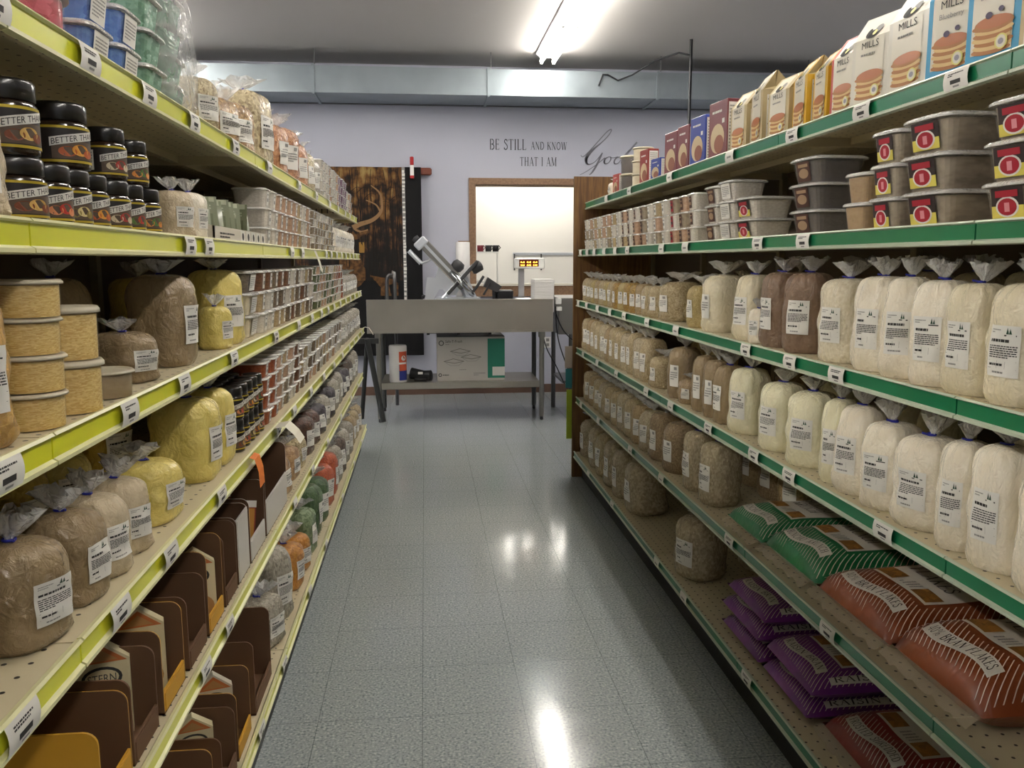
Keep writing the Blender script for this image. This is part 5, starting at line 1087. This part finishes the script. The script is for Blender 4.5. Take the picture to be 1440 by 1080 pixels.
# ---------------------------------------------------------------- hanging blanket
BL = tag(empty('blanket', (0, 0, 0)), 'dark fringed forest blanket with a deer hanging on the far wall', 'blanket')
yb = 8.33
def by(u, v): return yb+.012*math.sin(u*14)+.006*math.sin(u*31+v*2)
def fb(u, v, l): return (u, by(u, v)-l, v)
def forest_mat():
    M = mat('woven forest picture', '#1a120b', .85); N = M.node_tree.nodes; L = M.node_tree.links; b_ = N['Principled BSDF']
    tc = N.new('ShaderNodeTexCoord'); mp = N.new('ShaderNodeMapping'); mp.inputs['Scale'].default_value = (9, 1, 1.2); L.new(tc.outputs['Object'], mp.inputs[0])
    n1 = N.new('ShaderNodeTexNoise'); n1.inputs['Scale'].default_value = 2.2; n1.inputs['Detail'].default_value = 6; n1.inputs['Roughness'].default_value = .7; L.new(mp.outputs[0], n1.inputs[0])
    n2 = N.new('ShaderNodeTexNoise'); n2.inputs['Scale'].default_value = 9; n2.inputs['Detail'].default_value = 5; L.new(tc.outputs['Object'], n2.inputs[0])
    sp = N.new('ShaderNodeSeparateXYZ'); L.new(tc.outputs['Object'], sp.inputs[0])
    mr = N.new('ShaderNodeMapRange'); mr.inputs[1].default_value = 1.3; mr.inputs[2].default_value = 2.2; L.new(sp.outputs[2], mr.inputs[0])
    mu = N.new('ShaderNodeMath'); mu.operation = 'MULTIPLY'; L.new(n1.outputs[0], mu.inputs[0]); L.new(n2.outputs[0], mu.inputs[1])
    ad = N.new('ShaderNodeMath'); ad.operation = 'MULTIPLY_ADD'; L.new(mr.outputs[0], ad.inputs[0]); ad.inputs[1].default_value = .13; L.new(mu.outputs[0], ad.inputs[2])
    r = N.new('ShaderNodeValToRGB'); L.new(ad.outputs[0], r.inputs[0]); e = r.color_ramp.elements
    e[0].position = .25; e[0].color = srgb('#0f0b08'); e[1].position = .52; e[1].color = srgb('#99804c'); k2 = e.new(.32); k2.color = srgb('#2c1a0e'); k3 = e.new(.4); k3.color = srgb('#6e4a1f')
    L.new(r.outputs[0], b_.inputs['Base Color']); return M
b_ = MB(); b_.rect(-1.75, -.205, .41, 2.235, fb, 0, 0, 90, 12); b_.rect(-.205, -.02, .41, 2.235, fb, 1, 0, 14, 12); b_.rect(-1.75, -.205, .41, 1.15, fb, 1, .002, 70, 4)
b_.build('picture_cloth', [forest_mat(), mat('black fleece', '#0d0c0e', .95)], BL)
b_ = MB(); b_.rect(-.205, -.175, .7, 2.235, fb, 1, .001, 3, 16); rr = random.Random(11)
v = .8
while v < 2.2: b_.rect(-.203, -.178+rr.uniform(-.004, .004), v, v+rr.uniform(.012, .03), fb, 0, .003); v += rr.uniform(.025, .05)
b_.build('edge_band', [M_white, mat('band grey', '#8d8a86', .8)], BL)
b_ = MB()      # the animal woven in the cloth
def stro(pts, w0, w1, mi, l=.004):
    s_ = smooth(pts, 5)
    for i in range(len(s_)-1):
        ww = w0+(w1-w0)*i/len(s_)
        for q in strokequads([s_[i], s_[i+1]], ww): b_.poly(q, fb, mi, l+.0001*i)
stro([(-.68, 1.66), (-.62, 1.69), (-.5, 1.73), (-.42, 1.80), (-.4, 1.88), (-.42, 1.99), (-.5, 2.06)], .05, .008, 0); stro([(-.42, 1.82), (-.46, 1.88), (-.55, 1.92)], .018, .008, 0); stro([(-.66, 1.64), (-.6, 1.62), (-.54, 1.64)], .02, .012, 0)
stro([(-.7, 1.6), (-.66, 1.57), (-.6, 1.6), (-.53, 1.62)], .06, .02, 1); b_.poly([(-.82, 1.42), (-.62, 1.4), (-.6, 1.3), (-.52, 1.2), (-.3, 1.16), (-.26, 1.12), (-.26, 1.0), (-.85, 1.0)], fb, 1, .003)
b_.rect(-.63, -.58, 1.42, 1.52, fb, 2, .003)
rt_ = random.Random(4)
for i in range(26):
    x = -1.0+i*.031+rt_.uniform(-.01, .01); zt = 2.23-rt_.random()*.2; zb2 = 1.15; pts = [(x+rt_.uniform(-.015, .015), zb2+(zt-zb2)*k/5) for k in range(6)]
    if x < -.22: stro(pts, rt_.uniform(.006, .02), .004, 3, .0016)
    if i % 2 == 0 and x < -.3: stro([pts[4], (x+.05, pts[4][1]+.05), (x+.1, pts[4][1]+.04)], .006, .002, 3, .0018)
b_.build('deer_motif', [mat('antler tan', '#8c6c48', .85), mat('deer brown', '#6e4c26', .9, noise2='#3d2814', nscale=30), mat('amber patch', '#9a7434', .9), mat('woven trunk', '#150e09', .9)], BL)
tag(MB().rbox(-1.8, .085, 8.36, 8.395, 2.165, 2.235, .012).build('hanging_bar', mat('reddish wood', '#7d3f2a', .4, noise2='#65301f', nscale=5)), 'reddish wooden hanging bar holding the blanket on the wall', 'bar')
CL = tag(empty('spring_clamp', (-.105, 8.30, 2.2)), 'red and white clamp gripping the blanket top on the bar', 'clamp')
MB().rbox(-.018, .018, -.02, .02, .05, .13, .006).build('clamp_handle', M_red, CL); MB().rbox(-.018, .018, -.02, .015, -.05, .05, .004).build('clamp_jaw', M_wht, CL); MB().rbox(-.019, .019, -.022, .018, -.075, -.045, .004).build('clamp_foot', M_red, CL)

# ---------------------------------------------------------------- things beyond the hatch
tag(MB().box(HX0+.02, 2.3, 8.75, 9.3, .86, .9).box(HX0+.05, 2.25, 8.8, 9.25, 0, .86).build('back_counter', mat('white counter', '#d5d0c6', .5)), 'white counter standing just beyond the hatch', 'counter')
b_ = MB().box(.5, .78, 8.75, 8.95, 1.42, 1.435).box(.75, .765, 8.76, 8.8, .9, 1.42).box(.51, .525, 8.76, 8.8, .9, 1.42).box(.5, .78, 8.93, 8.95, .9, .96)
tag(b_.build('small_shelf_rack', M_wht), 'small white rack with a high shelf seen through the hatch', 'rack')
for i, (x, c_) in enumerate([(.585, mat('maroon mug', '#8d2f3c', .4)), (.67, M_dark), (.745, M_black)]):
    tag(MB().lathe([(.0, 0), (.032, 0), (.035, .065), (.03, .065)], (x, 8.85, 1.4355), 18, caps=False).tube([(x+.03, 8.83, 1.455), (x+.05, 8.82, 1.475), (x+.03, 8.83, 1.5)], .005, 6).build('mug', c_), ['maroon mug on the small white rack beyond the hatch', 'dark grey mug between the maroon and black mugs', 'black mug at the right end of the small rack'][i], 'mug')
for i, (x, w_, h, c_) in enumerate([(.58, .1, .14, M_wht), (.66, .05, .1, M_red), (.72, .08, .1, M_wht)]):
    tag(MB().rbox(x-w_/2, x+w_/2, 8.98, 9.06, .9, .9+h+.1, .012).build('supply_bottle', c_), ['white bulky container on the counter under the rack', 'small red container under the rack beyond the hatch', 'white low container beside the red one'][i], 'container')
WR = tag(empty('utensil_rail', (0, 0, 0)), 'wall rail with hanging scissors and utensils beyond the hatch', 'rail')
yr = 12.385
MB().box(1.3, 2.6, yr, yr+.015, 1.42, 1.46).build('rail_bar', M_chrome, WR)
for x in (1.32, 1.72, 2.25, 2.4): MB().tube([(x, yr-.01, 1.44), (x, yr-.01, 1.2)], .012, 6).build('hanging_utensil', M_steel2, WR)
for x in (2.28, 2.40): MB().tube([(x+.035*math.cos(a), yr-.02, 1.72+.05*math.sin(a)) for a in [2*PI*i/12 for i in range(13)]], .008, 6).build('scissor_loop', M_dark if x > 2.3 else mat('orange handle', '#d98a2c', .4), WR)
MB().tube([(2.28, yr-.02, 1.67), (2.34, yr-.02, 1.45)], .01, 6).build('scissor_blade', M_steel2, WR)
